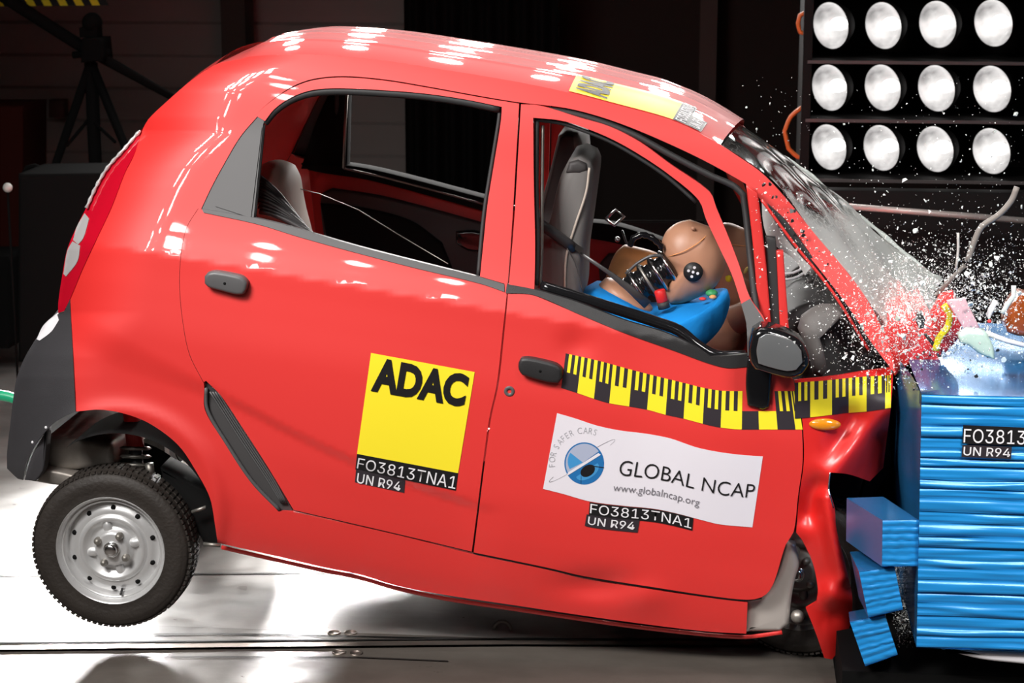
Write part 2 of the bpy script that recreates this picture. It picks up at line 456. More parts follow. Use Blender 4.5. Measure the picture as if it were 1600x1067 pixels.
GUT = [(375, 93), (387, 89), (444, 85), (506, 86), (581, 92), (662, 104), (744, 117), (819, 130), (890, 145), (950, 161), (1045, 187), (1087, 205), (1125, 226)]
APR = [(1150, 242), (1191, 271), (1233, 316), (1275, 368), (1316, 416), (1348, 458), (1372, 500), (1396, 562), (1398, 583)]
SIL = [(118, 643), (114, 560), (109, 468), (129, 420), (150, 375), (174, 324), (195, 270), (210, 240), (222, 205), (232, 186), (265, 155), (300, 125), (337, 101), (360, 95)]
APL = [(1358, 530), (1330, 486), (1299, 444), (1254, 389), (1219, 354), (1184, 306), (1168, 290)]
RAIL = [(1165, 287), (1112, 257), (1057, 230), (985, 199), (930, 180), (880, 168), (812, 160)]
RDTOP = [(756, 151), (662, 134), (600, 124), (537, 119), (491, 123), (459, 134), (428, 154), (400, 179)]
RDREAR = [(375, 212), (350, 254), (331, 289), (310, 326), (292, 356), (283, 400), (281, 450), (287, 510), (297, 555), (318, 597)]
ARCH = [(340, 848), (336, 820), (328, 778), (308, 739), (279, 696), (236, 663), (197, 647), (157, 640)]
SILLTOP = [(320, 640), (350, 690), (390, 750), (436, 799), (458, 800), (560, 822), (650, 843), (738, 866), (856, 890), (912, 904), (1025, 922), (1110, 934), (1168, 941)]
SILLBOT = [(1166, 990), (1100, 986), (1000, 974), (900, 960), (800, 945), (700, 930), (620, 915), (560, 897), (500, 885), (420, 866)]
body = SIL[1:] + GUT + APR + [(1380, 560)] + APL[:] + RAIL + RDTOP + RDREAR + SILLTOP[0:] + SILLBOT + ARCH + [SIL[0]]
panel('body_side_panel', body, [], M['red'], car, grid=9)
panel('body_side_panel', body, [], M['red'], car, grid=16, mirror=True)

# roof and tail: one skin from gutter to gutter
def cross_strip(name, edge, crown, m, n=22, far=None, ribs=0., inset=0., sfac=.5, eps=0.0):
    """edge: [(u, v)], crown: function of position along the edge -> metres; outward normal in the XZ plane"""
    pts = [P(u, v, S(u, v)+eps) for u, v in edge]; farp = far or [mirror_pt(p, u, v) for p, (u, v) in zip(pts, edge)]
    N = len(pts); mb = MB(); vs = []
    for i in range(N):
        t = pts[min(i+1, N-1)]-pts[max(i-1, 0)]; nrm = Vector((-t.z, 0, t.x)).normalized()
        c = crown(i/(N-1), edge[i])
        for k in range(n+1):
            s = k/n; x = abs(2*s-1)
            prof = 1-x**2.3
            rb = 0
            if ribs:
                for r0 in (.22, .38, .54, .70, .86): rb += ribs*math.exp(-((s-r0)/.022)**2)
                rb *= sstep(0, .08, i/(N-1))*(1-sstep(.9, 1, i/(N-1)))
            vs.append(pts[i].lerp(farp[i], s)+nrm*(c*prof+rb-inset))
    fs = [(i*(n+1)+k, (i+1)*(n+1)+k, (i+1)*(n+1)+k+1, i*(n+1)+k+1) for i in range(N-1) for k in range(n)]
    mb.add(vs, fs, m); return mb.build(name, car)
gut = smooth([(337, 101), (360, 95)]+GUT, closed=False, step=14)
cross_strip('roof', gut, lambda t, q: lin([(337, .01), (387, .035), (444, .04), (600, .035), (800, .035), (1000, .045), (1125, .05)], q[0]), M['red'], n=100, ribs=.0022)
cross_strip('headliner', gut, lambda t, q: .0, M['headliner'], n=16, inset=.045, eps=.03)
tail = smooth([(337, 101), (300, 125), (265, 155), (232, 186), (222, 201), (192, 234), (168, 261), (150, 291), (135, 324), (120, 354), (105, 390), (96, 438), (91, 474), (91, 489)], closed=False, step=14)
cross_strip('tailgate', tail[::-1], lambda t, q: .03, M['red'], n=24)

# tail light lens wraps the corner
TL = [(221, 203), (214, 210), (192, 234), (168, 261), (150, 291), (135, 324), (120, 354), (105, 390), (96, 438), (91, 474), (91, 489), (100, 486), (109, 468), (129, 420), (150, 375), (174, 324), (195, 270), (210, 240)]
tl = panel('tail_light', TL, [], M['taillight'], car, off=-.004, grid=6, step=6); panel('tail_light', TL, [], M['taillight'], car, off=-.004, grid=12, step=9, mirror=True)
panel('reversing_lens', [(132, 333), (139, 342), (130, 372), (122, 382), (114, 375), (120, 354)], [], M['clear_lens'], tl, off=-.008, grid=6, step=5)
panel('reversing_lens', [(113, 377), (125, 384), (121, 408), (103, 432), (99, 428), (105, 392)], [], M['clear_lens'], tl, off=-.008, grid=6, step=5)
# beaded chrome edge of the lens
mb = MB(); mb.tube([P(u, v, S(u+4, v)-.012) for u, v in smooth([(219, 204), (192, 235), (168, 262), (150, 292), (135, 325)], closed=False, step=7)], [.004+.003*(i % 2) for i in range(60)][:len(smooth([(219, 204), (192, 235), (168, 262), (150, 292), (135, 325)], closed=False, step=7))], M['clear_lens'], n=6)
mb.build('lens_edge', tl)

# rear bumper corner
BU = [(109, 468), (114, 560), (118, 643), (100, 651), (82, 663), (66, 680), (52, 700), (42, 722), (36, 750), (28, 748), (11, 732), (11, 706), (16, 663), (21, 620), (26, 591), (39, 558), (59, 529), (88, 492), (100, 488)]
bumper = panel('rear_bumper', BU, [], M['bumper'], car, off=-.006, grid=8, flange=.015)
panel('rear_bumper', BU, [], M['bumper'], car, off=-.006, grid=14, flange=.05, mirror=True)
be = smooth([(90, 491), (59, 529), (39, 558), (26, 591), (21, 620), (16, 663), (11, 706), (11, 732), (28, 748)], closed=False, step=14)
cross_strip('bumper_cover', be[::-1], lambda t, q: .05, M['bumper'], n=24, eps=.0)
panel('bumper_insert', [(88, 490), (92, 500), (80, 518), (62, 532), (57, 530), (68, 508)], [], M['pwhite'], bumper, off=-.010, grid=6, step=5)
for u, v in ((51, 691), (72, 668)): mb = MB(); mb.ball(P(u, v, S(u, v)-.006), .005, M['pwhite'], 8, 6); mb.build('bumper_clip', bumper)
# inner return of the bumper beside the wheel
mb = MB(); mb.solid([(74, 668), (68, 735), (56, 752), (38, 750), (50, 712)], .07, .12, M['bumper'], bev=.006); mb.build('bumper_return', bumper)

# ---------------- rear door
RD = RDREAR[::-1] + [(401, 178), (428, 155), (459, 136), (491, 125), (537, 121), (600, 126), (662, 136), (756, 153), (811, 162), (806, 250), (800, 350), (793, 445), (785, 520), (776, 600), (764, 655), (753, 735), (745, 800), (737, 862), (650, 841), (560, 820), (459, 797), (420, 732), (380, 670), (345, 618), (322, 595)]
WR_TOP = [(414, 189), (428, 171), (450, 155), (475, 144), (500, 139), (537, 138), (600, 141), (662, 146), (725, 155), (784, 167)]
WR = [(314, 327), (331, 291), (350, 256), (375, 214), (402, 182)] + WR_TOP + [(783, 186), (772, 255), (762, 317), (757, 363), (750, 432), (788, 443), (789, 456), (750, 443), (650, 419), (557, 395), (470, 370), (401, 350)]
rdoor = panel('rear_door', RD, [WR], M['red'], car, grid=9, off=-.001)
panel('rear_door', RD, [WR], M['red'], car, grid=16, off=-.001, mirror=True)
def mpanel(name, pts, m, parent, off=0., **k):
    return panel(name, pts, k.pop('holes', []), m, parent, off=off, **k)
QT = [(312, 325), (331, 289), (350, 254), (375, 212), (401, 180), (413, 188), (411, 195), (396, 344), (316, 326)]
mpanel('quarter_trim', QT, M['grey_trim'], rdoor, .002, grid=12)
QI = [(336, 322), (352, 288), (376, 243), (409, 199), (392, 338), (391, 340)]
mpanel('quarter_insert', QI, M['grey_trim'], rdoor, -.002, grid=12)
panel('quarter_trim', QT, [], M['black'], rdoor, off=.002, grid=20, mirror=True)
BT = [(315, 326), (401, 341), (450, 353), (557, 384), (650, 408), (750, 433), (788, 444), (788, 456), (750, 443), (650, 419), (557, 395), (470, 371), (401, 350), (318, 332)]
mpanel('belt_moulding', BT, M['grey_trim'], rdoor, -.004, grid=8)
panel('belt_moulding', BT, [], M['black'], rdoor, off=-.004, grid=20, mirror=True)
def strip_px(mb, pts, y_off, r, m, n=8, flat=None, mirror=False, step=12):
    sp = smooth(pts, closed=False, step=step)
    q = [P(u, v, S(u, v)+y_off) for u, v in sp]
    if mirror: q = [mirror_pt(p, u, v) for p, (u, v) in zip(q, sp)]
    mb.tube(q, r, m, n=n, flat=flat)
# rubber channel round the rear window
for mir in (False, True):
    mb = MB()
    strip_px(mb, [(413, 192), (428, 174), (452, 157), (478, 147), (503, 143), (537, 142), (600, 145), (662, 150), (725, 159), (781, 170)], .016, .013, M['rubber'], mirror=mir)
    strip_px(mb, [(781, 170), (779, 190), (768, 258), (758, 320), (753, 363), (747, 432)], .022, .006, M['rubber'], mirror=mir)
    strip_px(mb, [(411, 195), (396, 344)], .012, .008, M['rubber'], mirror=mir)
    mb.build('window_seal', rdoor)
# shut line behind the rear door
mb = MB(); strip_px(mb, RDREAR[3:], .0005, .0014, M['dark'], n=6, step=8); mb.build('shut_line', rdoor); mb = MB(); strip_px(mb, [(459, 797), (560, 820), (650, 841), (737, 862)], .0005, .0020, M['dark'], n=6); mb.build('shut_line', rdoor); mb = MB(); strip_px(mb, [(740, 864), (856, 888), (912, 901), (1025, 919), (1110, 932), (1168, 938), (1190, 934)], .0005, .003, M['dark'], n=6); SL = mb
# door handles
def handle(pts, cx, cy, parent, m):
    mb = MB(); mb.solid(pts, S(cx, cy)-.032, S(cx, cy)+.0, m, bev=.011, nb=4, step=5, back=False)
    h = mb.build('door_handle', parent)
    mb = MB(); q = P(cx, cy, S(cx, cy)-.0325); mb.lathe(q, (0, -1, 0), [(0, .0), (.0045, 0), (.0045, -.002)], M['dark'], 14); mb.build('key_hole', h)
    return h
handle([(319, 432), (324, 426), (334, 424), (360, 428), (378, 433), (386, 441), (385, 452), (380, 460), (370, 461), (345, 455), (325, 449), (319, 443)], 351, 443, rdoor, M['grey_trim'])
# recess dish behind the handle: pressed lip below
mb = MB(); strip_px(mb, [(317, 448), (319, 462), (328, 470), (350, 476), (370, 477), (380, 468)], .004, .005, M['red']); mb.build('handle_recess', rdoor)

# ---------------- front door
FD = [(814, 163), (844, 165), (906, 184), (953, 198), (1000, 222), (1047, 256), (1109, 300), (1119, 324), (1141, 377), (1156, 417), (1171, 463), (1195, 500), (1206, 545), (1212, 577), (1240, 594), (1249, 640), (1253, 672), (1254, 722), (1247, 774), (1240, 831), (1228, 850), (1212, 902), (1203, 922), (1190, 933), (1168, 937), (1110, 931), (1025, 918), (912, 900), (856, 887), (740, 863), (748, 800), (756, 735), (767, 655), (779, 600), (788, 520), (794, 457), (803, 350), (809, 250)]
WF_TOP = [(833, 184), (875, 188), (906, 197), (953, 216), (1000, 242), (1047, 274), (1092, 313), (1103, 342), (1125, 389), (1144, 430), (1158, 474), (1166, 505), (1170, 556), (1168, 572)]
WF = WF_TOP + [(1137, 575), (1105, 567), (1056, 549), (975, 520), (905, 491), (834, 461), (835, 447), (836, 380), (834, 286)]
fdoor = panel('front_door', FD, [WF], M['red'], car, grid=9, off=-.003)
panel('front_door', FD, [WF], M['red'], car, grid=16, off=-.001, mirror=True)
for mir in (False, True):
    mb = MB()
    strip_px(mb, [(839, 190), (838, 286), (840, 380), (838, 446)], .020, .0075, M['rubber'], mirror=mir)
    strip_px(mb, [(835, 187), (875, 192), (904, 201), (951, 220), (997, 246), (1043, 277), (1088, 316)], .022, .006, M['rubber'], mirror=mir)
    mb.build('window_seal', fdoor)
mb = MB(); strip_px(mb, [(848, 196), (847, 286), (846, 400), (843, 450)], .040, .0055, M['dull_steel']); mb.build('window_channel', fdoor)
BF = [(792, 444), (834, 452), (870, 462), (905, 473), (975, 500), (1040, 520), (1085, 541), (1110, 558), (1168, 553), (1168, 573), (1137, 575), (1105, 567), (1056, 549), (975, 520), (905, 491), (834, 461), (790, 458)]
mpanel('belt_moulding', BF, M['black'], fdoor, -.006, grid=8)
panel('belt_moulding', BF, [], M['black'], fdoor, off=-.006, grid=20, mirror=True)
mb = MB(); strip_px(mb, [(845, 447), (905, 465), (975, 487), (1030, 505), (1062, 517), (1090, 540), (1120, 556), (1165, 556)], .03, .018, M['gloss_black']); mb.build('inner_belt_roll', fdoor)
mpanel('mirror_sail', [(1158, 475), (1172, 467), (1196, 506), (1206, 540), (1180, 552), (1168, 556), (1166, 505)], M['grey_trim'], fdoor, -.008, grid=8)
handle([(810, 567), (814, 560), (824, 559), (850, 564), (870, 570), (878, 577), (878, 592), (872, 599), (860, 599), (835, 593), (815, 586), (810, 578)], 844, 580, fdoor, M['black'])
mb = MB(); strip_px(mb, [(808, 585), (811, 596), (822, 605), (845, 612), (862, 613), (872, 605)], .004, .005, M['red']); mb.build('handle_recess', fdoor)
SL.build('shut_line', fdoor)
mb = MB(); q = P(796, 611, S(796, 611)); mb.lathe(q, (0, -1, 0), [(.0165, -.004), (.0165, .004), (.014, .006), (.007, .006), (.006, .002), (0, .002)], M['grey_trim'], 24); mb.build('door_lock', fdoor)

# side vent on the rear wing
VT = [(318, 602), (324, 599), (345, 618), (380, 672), (420, 735), (457, 797), (446, 804), (434, 799), (390, 750), (350, 690), (320, 640)]
M['vent'] = mat('vent_plastic', (.06, .057, .058), .5)
vent = mpanel('side_vent', VT, M['vent'], car, .014, grid=6, step=6, flange=.01)
mb = MB()
for k in range(4):
    a = k*4.2
    q = [(328+a, 612+a*.0), (346+a*.9, 640), (378+a*.9, 690), (418+a*.8, 750), (440+a*.6, 786)]
    mb.tube([P(u, v, S(u, v)+.006) for u, v in smooth(q, closed=False, step=10)], .0028, M['grey_trim'], n=6)
mb.build('vent_slat', vent)
mb = MB(); vp = smooth([(320, 606), (322, 640), (352, 692), (392, 752), (435, 797)], closed=False, step=8)
mb.tube([P(u+2, v, S(u, v)+.004) for u, v in vp], .006, M['grey_trim'], n=8); mb.build('vent_frame', vent)
panel('side_vent', VT, [], M['dark_trim'], car, off=.002, grid=20, mirror=True)

# crumpled front wing
FW = [(1241, 594), (1300, 588), (1350, 580), (1396, 574), (1394, 610), (1391, 645), (1385, 690), (1380, 731), (1359, 752), (1326, 741), (1297, 738), (1296, 765), (1304, 793), (1307, 826), (1321, 883), (1332, 940), (1321, 1002), (1300, 1030), (1288, 1028), (1275, 990), (1259, 950), (1276, 940), (1278, 921), (1270, 880), (1254, 845), (1244, 832), (1249, 774), (1256, 722), (1255, 672), (1251, 640)]
wing = panel('front_wing', FW, [], M['red_dull'], car, Sf=SF, grid=7, off=-.004, step=6, corner=30, flange=.012)
panel('front_wing', FW, [], M['red'], car, Sf=S, grid=16, mirror=True)
mb = MB()
mb.tube([P(u, v, SF(u, v)-.004) for u, v in smooth([(1297, 738), (1295, 765), (1302, 793)], closed=False, step=6)], .003, M['steel'], n=6); mb.build('torn_edge', wing)
# indicator
mb = MB(); q = P(1289, 663, SF(1289, 663)-.006)
mb.ball(q, (.048, .014, .0185), M['amber'], 24, 12); mb.build('indicator', wing)
# exposed inner front pillar
mb = MB(); mb.solid([(1166, 938), (1190, 934), (1208, 915), (1222, 880), (1230, 848), (1243, 850), (1249, 880), (1243, 905), (1237, 935), (1233, 975), (1220, 987), (1164, 988)], .055, .11, M['pillar_silver'], bev=.018, nb=4); mb.build('front_pillar', car)
mb = MB(); mb.ball(P(1246, 963, .06), .021, M['dull_steel'], 16, 10); mb.tube([P(1246, 963, .07), P(1246, 963, .2)], .012, M['dull_steel']); mb.build('jacking_pin', car)
# door opening seal on the body and black rail under the gutter
mb = MB()
strip_px(mb, [(830, 168), (905, 180), (985, 208), (1050, 243), (1112, 275), (1146, 290), (1161, 304), (1166, 340), (1172, 400), (1180, 470), (1190, 520)], .016, .010, M['rubber'])
mb.build('door_opening_seal', car)
mb = MB(); strip_px(mb, [(400, 182), (428, 157), (459, 138), (491, 127), (537, 123), (600, 128), (662, 138), (756, 155), (812, 165)], .02, .012, M['dark']); mb.build('door_gap_seal', car)
# inner front pillar: quarter light posts
mb = MB()
mb.solid([(1166, 290), (1184, 300), (1196, 400), (1206, 520), (1186, 520), (1178, 400)], .055, .10, M['red'], bev=.006)
mb.solid([(1213, 392), (1224, 392), (1235, 545), (1220, 545)], .06, .10, M['red'], bev=.005)
mb.build('quarter_light_post', car)
mb = MB(); mb.solid([(1196, 370), (1212, 372), (1220, 450), (1222, 540), (1206, 540), (1200, 450)], .07, .11, M['rubber'], bev=.006)
mb.build('post_seal', car)
mb = MB(); mb.tube([P(u, v, .06) for u, v in smooth([(1190, 312), (1240, 380), (1300, 455), (1358, 548)], closed=False)], .0045, M['red'], n=8)
mb.build('quarter_light_frame', car)
mb = MB(); 
jag = [(1200, 320), (1225, 345), (1262, 392), (1300, 440), (1334, 488), (1356, 520), (1372, 560), (1352, 540), (1335, 520), (1318, 490), (1298, 462), (1280, 432), (1262, 412), (1240, 384), (1215, 350)]
mb.solid([(u+random.uniform(-3, 3), v+random.uniform(-3, 3)) for u, v in jag], .085, .10, M['rubber'], bev=.003); mb.build('torn_pillar_seal', car)

# door mirror
mb = MB(); mb.solid([(1168, 560), (1208, 560), (1203, 636), (1192, 641), (1168, 634), (1165, 600)], -.045, .03, M['gloss_black'], bev=.012, nb=3); arm = mb.build('mirror_arm', fdoor)
MO = [(1176, 520), (1188, 512), (1204, 513), (1232, 522), (1252, 534), (1264, 556), (1264, 572), (1254, 586), (1236, 592), (1206, 586), (1180, 578), (1172, 566), (1170, 545)]
mb = MB(); mb.solid(MO, -.17, -.05, M['gloss_black'], bev=.022, nb=5, step=6); mh = mb.build('mirror_housing', fdoor)
M['mirror_glass'] = mat('mirror_glass', (.30, .31, .32), .25, .6)
mb = MB(); mb.solid([(1186, 528), (1196, 522), (1212, 523), (1240, 534), (1252, 548), (1254, 566), (1244, 578), (1230, 580), (1200, 573), (1185, 568), (1182, 548)], -.176, -.168, M['mirror_glass'], bev=.002, step=6); mb.build('mirror_glass', mh)

# ---------------- wheels
def wheel(c, tilt=None, rm='rim'):
    c = Vector(c); ax = Vector((0, -1, 0))
    if tilt: ax = tilt.normalized()
    R = .262
    mb = MB(); k = R/.262
    mb.lathe(c, ax, [(.168, -.130), (.200, -.135), (.238, -.132), (.249, -.120), (.2575, -.112), (.2615, -.085), (.262, -.06), (.2615, -.035), (.2575, -.010), (.250, -.001), (.246, .0035), (.240, .0045), (.236, .0075), (.225, .010), (.205, .009), (.186, .004), (.183, .005), (.176, .004), (.172, -.003), (.168, -.012)], M['tyre'], 96)
    # tread blocks on the shoulder and crown
    a = ax.orthogonal().normalized(); b = ax.cross(a)
    for j in range(84):
        an = 2*PI*j/84
        for h, dr, wdt, ln in ((-.012, .2575, .020, .0135), (-.045, .2625, .022, .0125), (-.08, .2625, .022, .0125), (-.107, .2585, .018, .0135)):
            an2 = an+(.015 if h < -.03 else 0)
            rd = a*math.cos(an2)+b*math.sin(an2); tg = ax.cross(rd)
            q = c+rd*dr+ax*h
            mb.box(q, (.006, wdt, ln), M['tyre'], Matrix((rd, ax, tg)).transposed())
    ty = mb.build('tyre', None, fix=False); 
    rim = MB(); RS = 1.035
    rim.lathe(c, ax, [(r_*RS, h_) for r_, h_ in [(.172, -.012), (.1745, .002), (.172, .006), (.168, .003), (.164, -.008), (.160, -.014), (.156, -.013), (.151, -.017), (.147, -.034), (.145, -.041), (.138, -.038), (.128, -.030), (.118, -.0265), (.110, -.027), (.104, -.020), (.098, -.0165), (.092, -.018), (.080, -.034), (.070, -.038), (.062, -.034), (.055, -.020), (.050, -.014), (.044, -.013), (.0, -.013)]], M[rm], 72)
    rim.lathe(c, ax, [(r_*RS, h_) for r_, h_ in [(.168, -.01), (.150, -.06), (.150, -.12), (.170, -.128)]], M[rm], 48)
    for j in range(4):     # raised bosses between the nuts
        an = PI/4+j*PI/2+.25; rd = a*math.cos(an)+b*math.sin(an); tg = ax.cross(rd)
        rim.ball(c+rd*.070+ax*-.034, (.026, .012, .015), M[rm], 14, 8, Matrix((rd, ax, tg)).transposed())
    return ty, rim, a, b, ax, c
def finish_wheel(c, tilt=None, rm='rim'):
    ty, rim, a, b, ax, c = wheel(c, tilt, rm)
    w = rim.build('wheel', car, auto=50)
    ty.parent = w; ty.location = (0, 0, 0)
    BASES[w.name] = Vector((0, 0, 0))
    mb = MB(); mb.lathe(c, ax, [(.026, -.02), (.026, -.006), (.022, -.003), (.021, -.006), (.021, .004), (.018, .009), (.010, .011), (0, .011)], M['steel'], 28); mb.build('hub_cap', w)
    for j in range(4):
        an = j*PI/2+.25; rd = a*math.cos(an)+b*math.sin(an)
        mb = MB(); mb.lathe(c+rd*.052, ax, [(.0125, -.02), (.0125, -.006), (.011, -.002), (.0075, .003), (.005, .005), (0, .005)], M['dull_steel'], 6 if 0 else 12); mb.build('wheel_nut', w)
    for j in range(10):
        an = j*PI/5+.12; rd = a*math.cos(an)+b*math.sin(an)
        mb = MB(); mb.lathe(c+rd*.1345, ax, [(0, -.0285), (.0078, -.0285), (.0085, -.034)], M['dark'], 14); mb.build('wheel_hole', w)
    rd = a*math.cos(2.62+PI)+b*math.sin(2.62+PI); rd = Vector((.17, 0, -1)).normalized()
    mb = MB(); mb.tube([c+rd*.140+ax*-.03, c+rd*.150+ax*-.004], .004, M['rubber']); mb.build('valve', w)
    return w
RW = P(173, 860, .055)
rw = finish_wheel(RW)
FWc = P(1243, 938, .20); FWc.z = .262
M['rim_shaded'] = mat('shaded_steel_wheel', (.16, .15, .14), .5, .5)  # rim colour darkened to stand in for shade on the front wheel
fw = finish_wheel(FWc, Vector((-.32, -1, .10)), 'rim_shaded')
for src, cc, yy in ((RW, RW, W_CAR-.055), (FWc, FWc, W_CAR-.12)):
    q = Vector(cc); q.y = yy
    finish_wheel(q, Vector((0, 1, 0)))

# wheel house, axle, suspension and silencer seen in the rear arch
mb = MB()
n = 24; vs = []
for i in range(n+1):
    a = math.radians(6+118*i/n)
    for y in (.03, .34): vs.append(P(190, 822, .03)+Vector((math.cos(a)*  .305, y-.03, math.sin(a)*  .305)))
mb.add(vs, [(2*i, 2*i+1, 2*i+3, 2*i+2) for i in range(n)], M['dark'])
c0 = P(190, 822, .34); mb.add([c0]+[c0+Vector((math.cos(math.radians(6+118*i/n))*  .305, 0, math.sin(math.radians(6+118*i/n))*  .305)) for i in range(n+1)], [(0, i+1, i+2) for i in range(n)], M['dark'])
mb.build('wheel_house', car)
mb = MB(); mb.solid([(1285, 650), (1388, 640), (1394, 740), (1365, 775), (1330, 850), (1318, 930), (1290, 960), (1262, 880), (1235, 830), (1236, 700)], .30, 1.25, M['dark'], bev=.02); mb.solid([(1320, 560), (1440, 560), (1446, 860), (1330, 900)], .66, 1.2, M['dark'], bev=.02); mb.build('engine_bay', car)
mb = MB(); mb.solid([(64, 690), (76, 682), (120, 683), (176, 694), (178, 730), (100, 735), (70, 728)], .16, .9, M['under'], bev=.02); mb.build('silencer', car)
mb = MB(); mb.solid([(52, 730), (100, 738), (140, 750), (130, 765), (50, 752)], .12, 1.3, M['under'], bev=.01); mb.build('rear_cross_member', car)
mb = MB()
for i in range(5):
    q = P(212, 700+i*13, .20); mb.lathe(q, (0, .25, 1), [(.042, -.006), (.052, 0), (.042, .006)], M['dull_steel'], 28)
mb.build('coil_spring', car)
mb = MB(); mb.tube([P(212, 690, .2), P(218, 800, .2)], .02, M['rubber'], 14); mb.tube([P(205, 640, .2), P(212, 700, .2)], .028, M['red_in'], 14)
mb.tube([P(233, 724, .16), P(236, 745, .16)], .014, M['dull_steel'], 12); mb.build('damper', car)
mb = MB(); q = Vector(RW); mb.tube([q+Vector((0, .12, 0)), Vector((q.x, W_CAR-.18, q.z))], .035, M['dull_steel'], 14); mb.build('axle', car)
mb = MB(); mb.solid([(250, 730), (330, 770), (345, 850), (320, 852), (300, 820), (262, 780)], .16, .3, M['dark'], bev=.01)
mb.tube([P(300, 800, .12), P(322, 792, .12)], .006, M['dull_steel']); mb.tube([P(318, 850, .1), P(345, 852, .1)], .007, M['dull_steel']); mb.build('trailing_arm', car)
# floor pan, sill flange
mb = MB(); mb.solid([(345, 840), (500, 872), (700, 918), (900, 948), (1165, 975), (1165, 962), (900, 930), (700, 895), (500, 850), (345, 825)], .10, W_CAR-.10, M['dark'], bev=.004); 
mb.solid([(940, 940), (1000, 948), (996, 968), (955, 968)], .3, .9, M['dark_trim'], bev=.01)
mb.build('floor_pan', car)
mb = MB(); strip_px(mb, [(346, 855), (420, 872), (500, 890), (560, 902), (620, 919), (700, 936), (800, 951), (900, 966), (1000, 980), (1100, 991), (1165, 995), (1222, 988)], .03, .005, M['red'], flat=(.5, 1.4)); mb.build('sill_flange', car)
# ---------------------------------------------------------------- printing and stickers
import os
def sans():
    try: return bpy.data.fonts.load(os.path.join(bpy.utils.system_resource('DATAFILES'), 'fonts', 'Inter.woff2'))
    except Exception: return None
SANS = sans(); _cap = {}
def text_geo(txt, bold=0., res=4, font=None):
    c = bpy.data.curves.new('t', 'FONT'); c.body = txt; c.size = 1; c.resolution_u = res; c.offset = bold
    if font: c.font = font
    o = bpy.data.objects.new('t', c); COL.objects.link(o); bpy.context.view_layer.update()
    me = bpy.data.meshes.new_from_object(o.evaluated_get(bpy.context.evaluated_depsgraph_get()))
    vs = [(v.co.x, v.co.y) for v in me.vertices]; fs = [tuple(p.vertices) for p in me.polygons]
    bpy.data.objects.remove(o); bpy.data.curves.remove(c); bpy.data.meshes.remove(me)
    return vs, fs
def cap_of(font):
    if font not in _cap: _cap[font] = max(v[1] for v in text_geo('H', font=font)[0])
    return _cap[font]
class Decal:
    """flat print laid on a surface: fn(a, b, lift) -> point"""
    def __init__(s, fn): s.fn = fn; s.mb = MB()
    def quad(s, q, m, lift, n=(6, 4)):
        """q: four (a, b) corners, clockwise from top-left"""
        vs = []
        for j in range(n[1]+1):
            for i in range(n[0]+1):
                x, y = i/n[0], j/n[1]
                a = lerp(lerp(q[0][0], q[1][0], x), lerp(q[3][0], q[2][0], x), y); b = lerp(lerp(q[0][1], q[1][1], x), lerp(q[3][1], q[2][1], x), y)
                vs.append(s.fn(a, b, lift))
        w = n[0]+1
        s.mb.add(vs, [(j*w+i, (j+1)*w+i, (j+1)*w+i+1, j*w+i+1) for j in range(n[1]) for i in range(n[0])], m); return s
    def poly(s, pts, m, lift):
        V, T = triangulate(pts, [], None)
        s.mb.add([s.fn(a, b, lift) for a, b in V], T, m); return s
    def text(s, txt, q, m, lift, bold=0., font=SANS, thin=False):
        font = None if thin else font; lift += .0016; cap = cap_of(font)
        vs, fs = text_geo(txt, bold, font=font)
        x0 = min(v[0] for v in vs); x1 = max(v[0] for v in vs)
        out = []
        for x, y in vs:
            t = (x-x0)/(x1-x0); h = 1-y/cap      # 0 at cap height, 1 on the baseline
            a = lerp(lerp(q[0][0], q[1][0], t), lerp(q[3][0], q[2][0], t), h); b = lerp(lerp(q[0][1], q[1][1], t), lerp(q[3][1], q[2][1], t), h)
            out.append(s.fn(a, b, lift))
        s.mb.add(out, fs, m); return s
    def build(s, name, parent): return s.mb.build(name, parent, fix=False)

side = lambda a, b, l: P(a, b, S(a, b)-.004-l)
# yellow club sticker on the rear door
d = Decal(lambda a, b, l: P(a, b, S(a, b)-.002-l))
d.quad([(579.7, 551.4), (741.7, 581.2), (715.7, 739.2), (557.8, 709)], M['yellow'], .0005, (12, 12))
d.quad([(557.8, 709), (715.7, 739.2), (712.2, 766.5), (555.2, 733.5)], M['ink'], .0006, (12, 3))
d.quad([(556.3, 733), (633.2, 750.5), (631.5, 770), (554.5, 753.4)], M['ink2'], .0008, (8, 3))
d.text('ADAC', [(587, 561), (733.5, 589.5), (725, 633), (579.5, 607.5)], M['ink'], .0014, .048, font=None)
d.text('FO3813TNA1', [(560, 715.5), (714.5, 745), (711, 764), (557.3, 731.5)], M['pwhite'], .0014, 0)
d.text('UN R94', [(559, 739), (627, 753.5), (625, 767), (557, 754)], M['pwhite'], .0016, .006)
d.build('adac_sticker', rdoor)

# white banner on the front door
TOPC = [(870.4, 645.4), (896.5, 653), (937, 666), (972.5, 673), (1006, 677), (1044, 684), (1091, 699.6), (1127, 706.7), (1162.5, 711), (1192, 713)]
BOTC = [(848.5, 763.7), (877.5, 771), (925, 784), (972.5, 790), (1020, 794.6), (1055.7, 801.7), (1091, 811), (1127, 819.5), (1175.6, 823.8)]
def ban(a, b):
    ut = lerp(870.4, 1192, a); ub = lerp(848.5, 1175.6, a)
    return lerp(ut, ub, b), lerp(interp(TOPC, ut), interp(BOTC, ub), b)
def fban(a, b, l):
    u, v = ban(a, b); return P(u, v, S(u, v)-.004-l)
d = Decal(fban)
d.quad([(0, 0), (1, 0), (1, 1), (0, 1)], M['white'], .0005, (40, 14))
d.text('GLOBAL NCAP', [(.335, .392), (.985, .397), (.985, .590), (.335, .598)], M['ink'], .0014, -.008, thin=True)
d.text('www.globalncap.org', [(.322, .715), (.735, .715), (.735, .815), (.322, .815)], M['ink_grey'], .0014, -.008, thin=True)
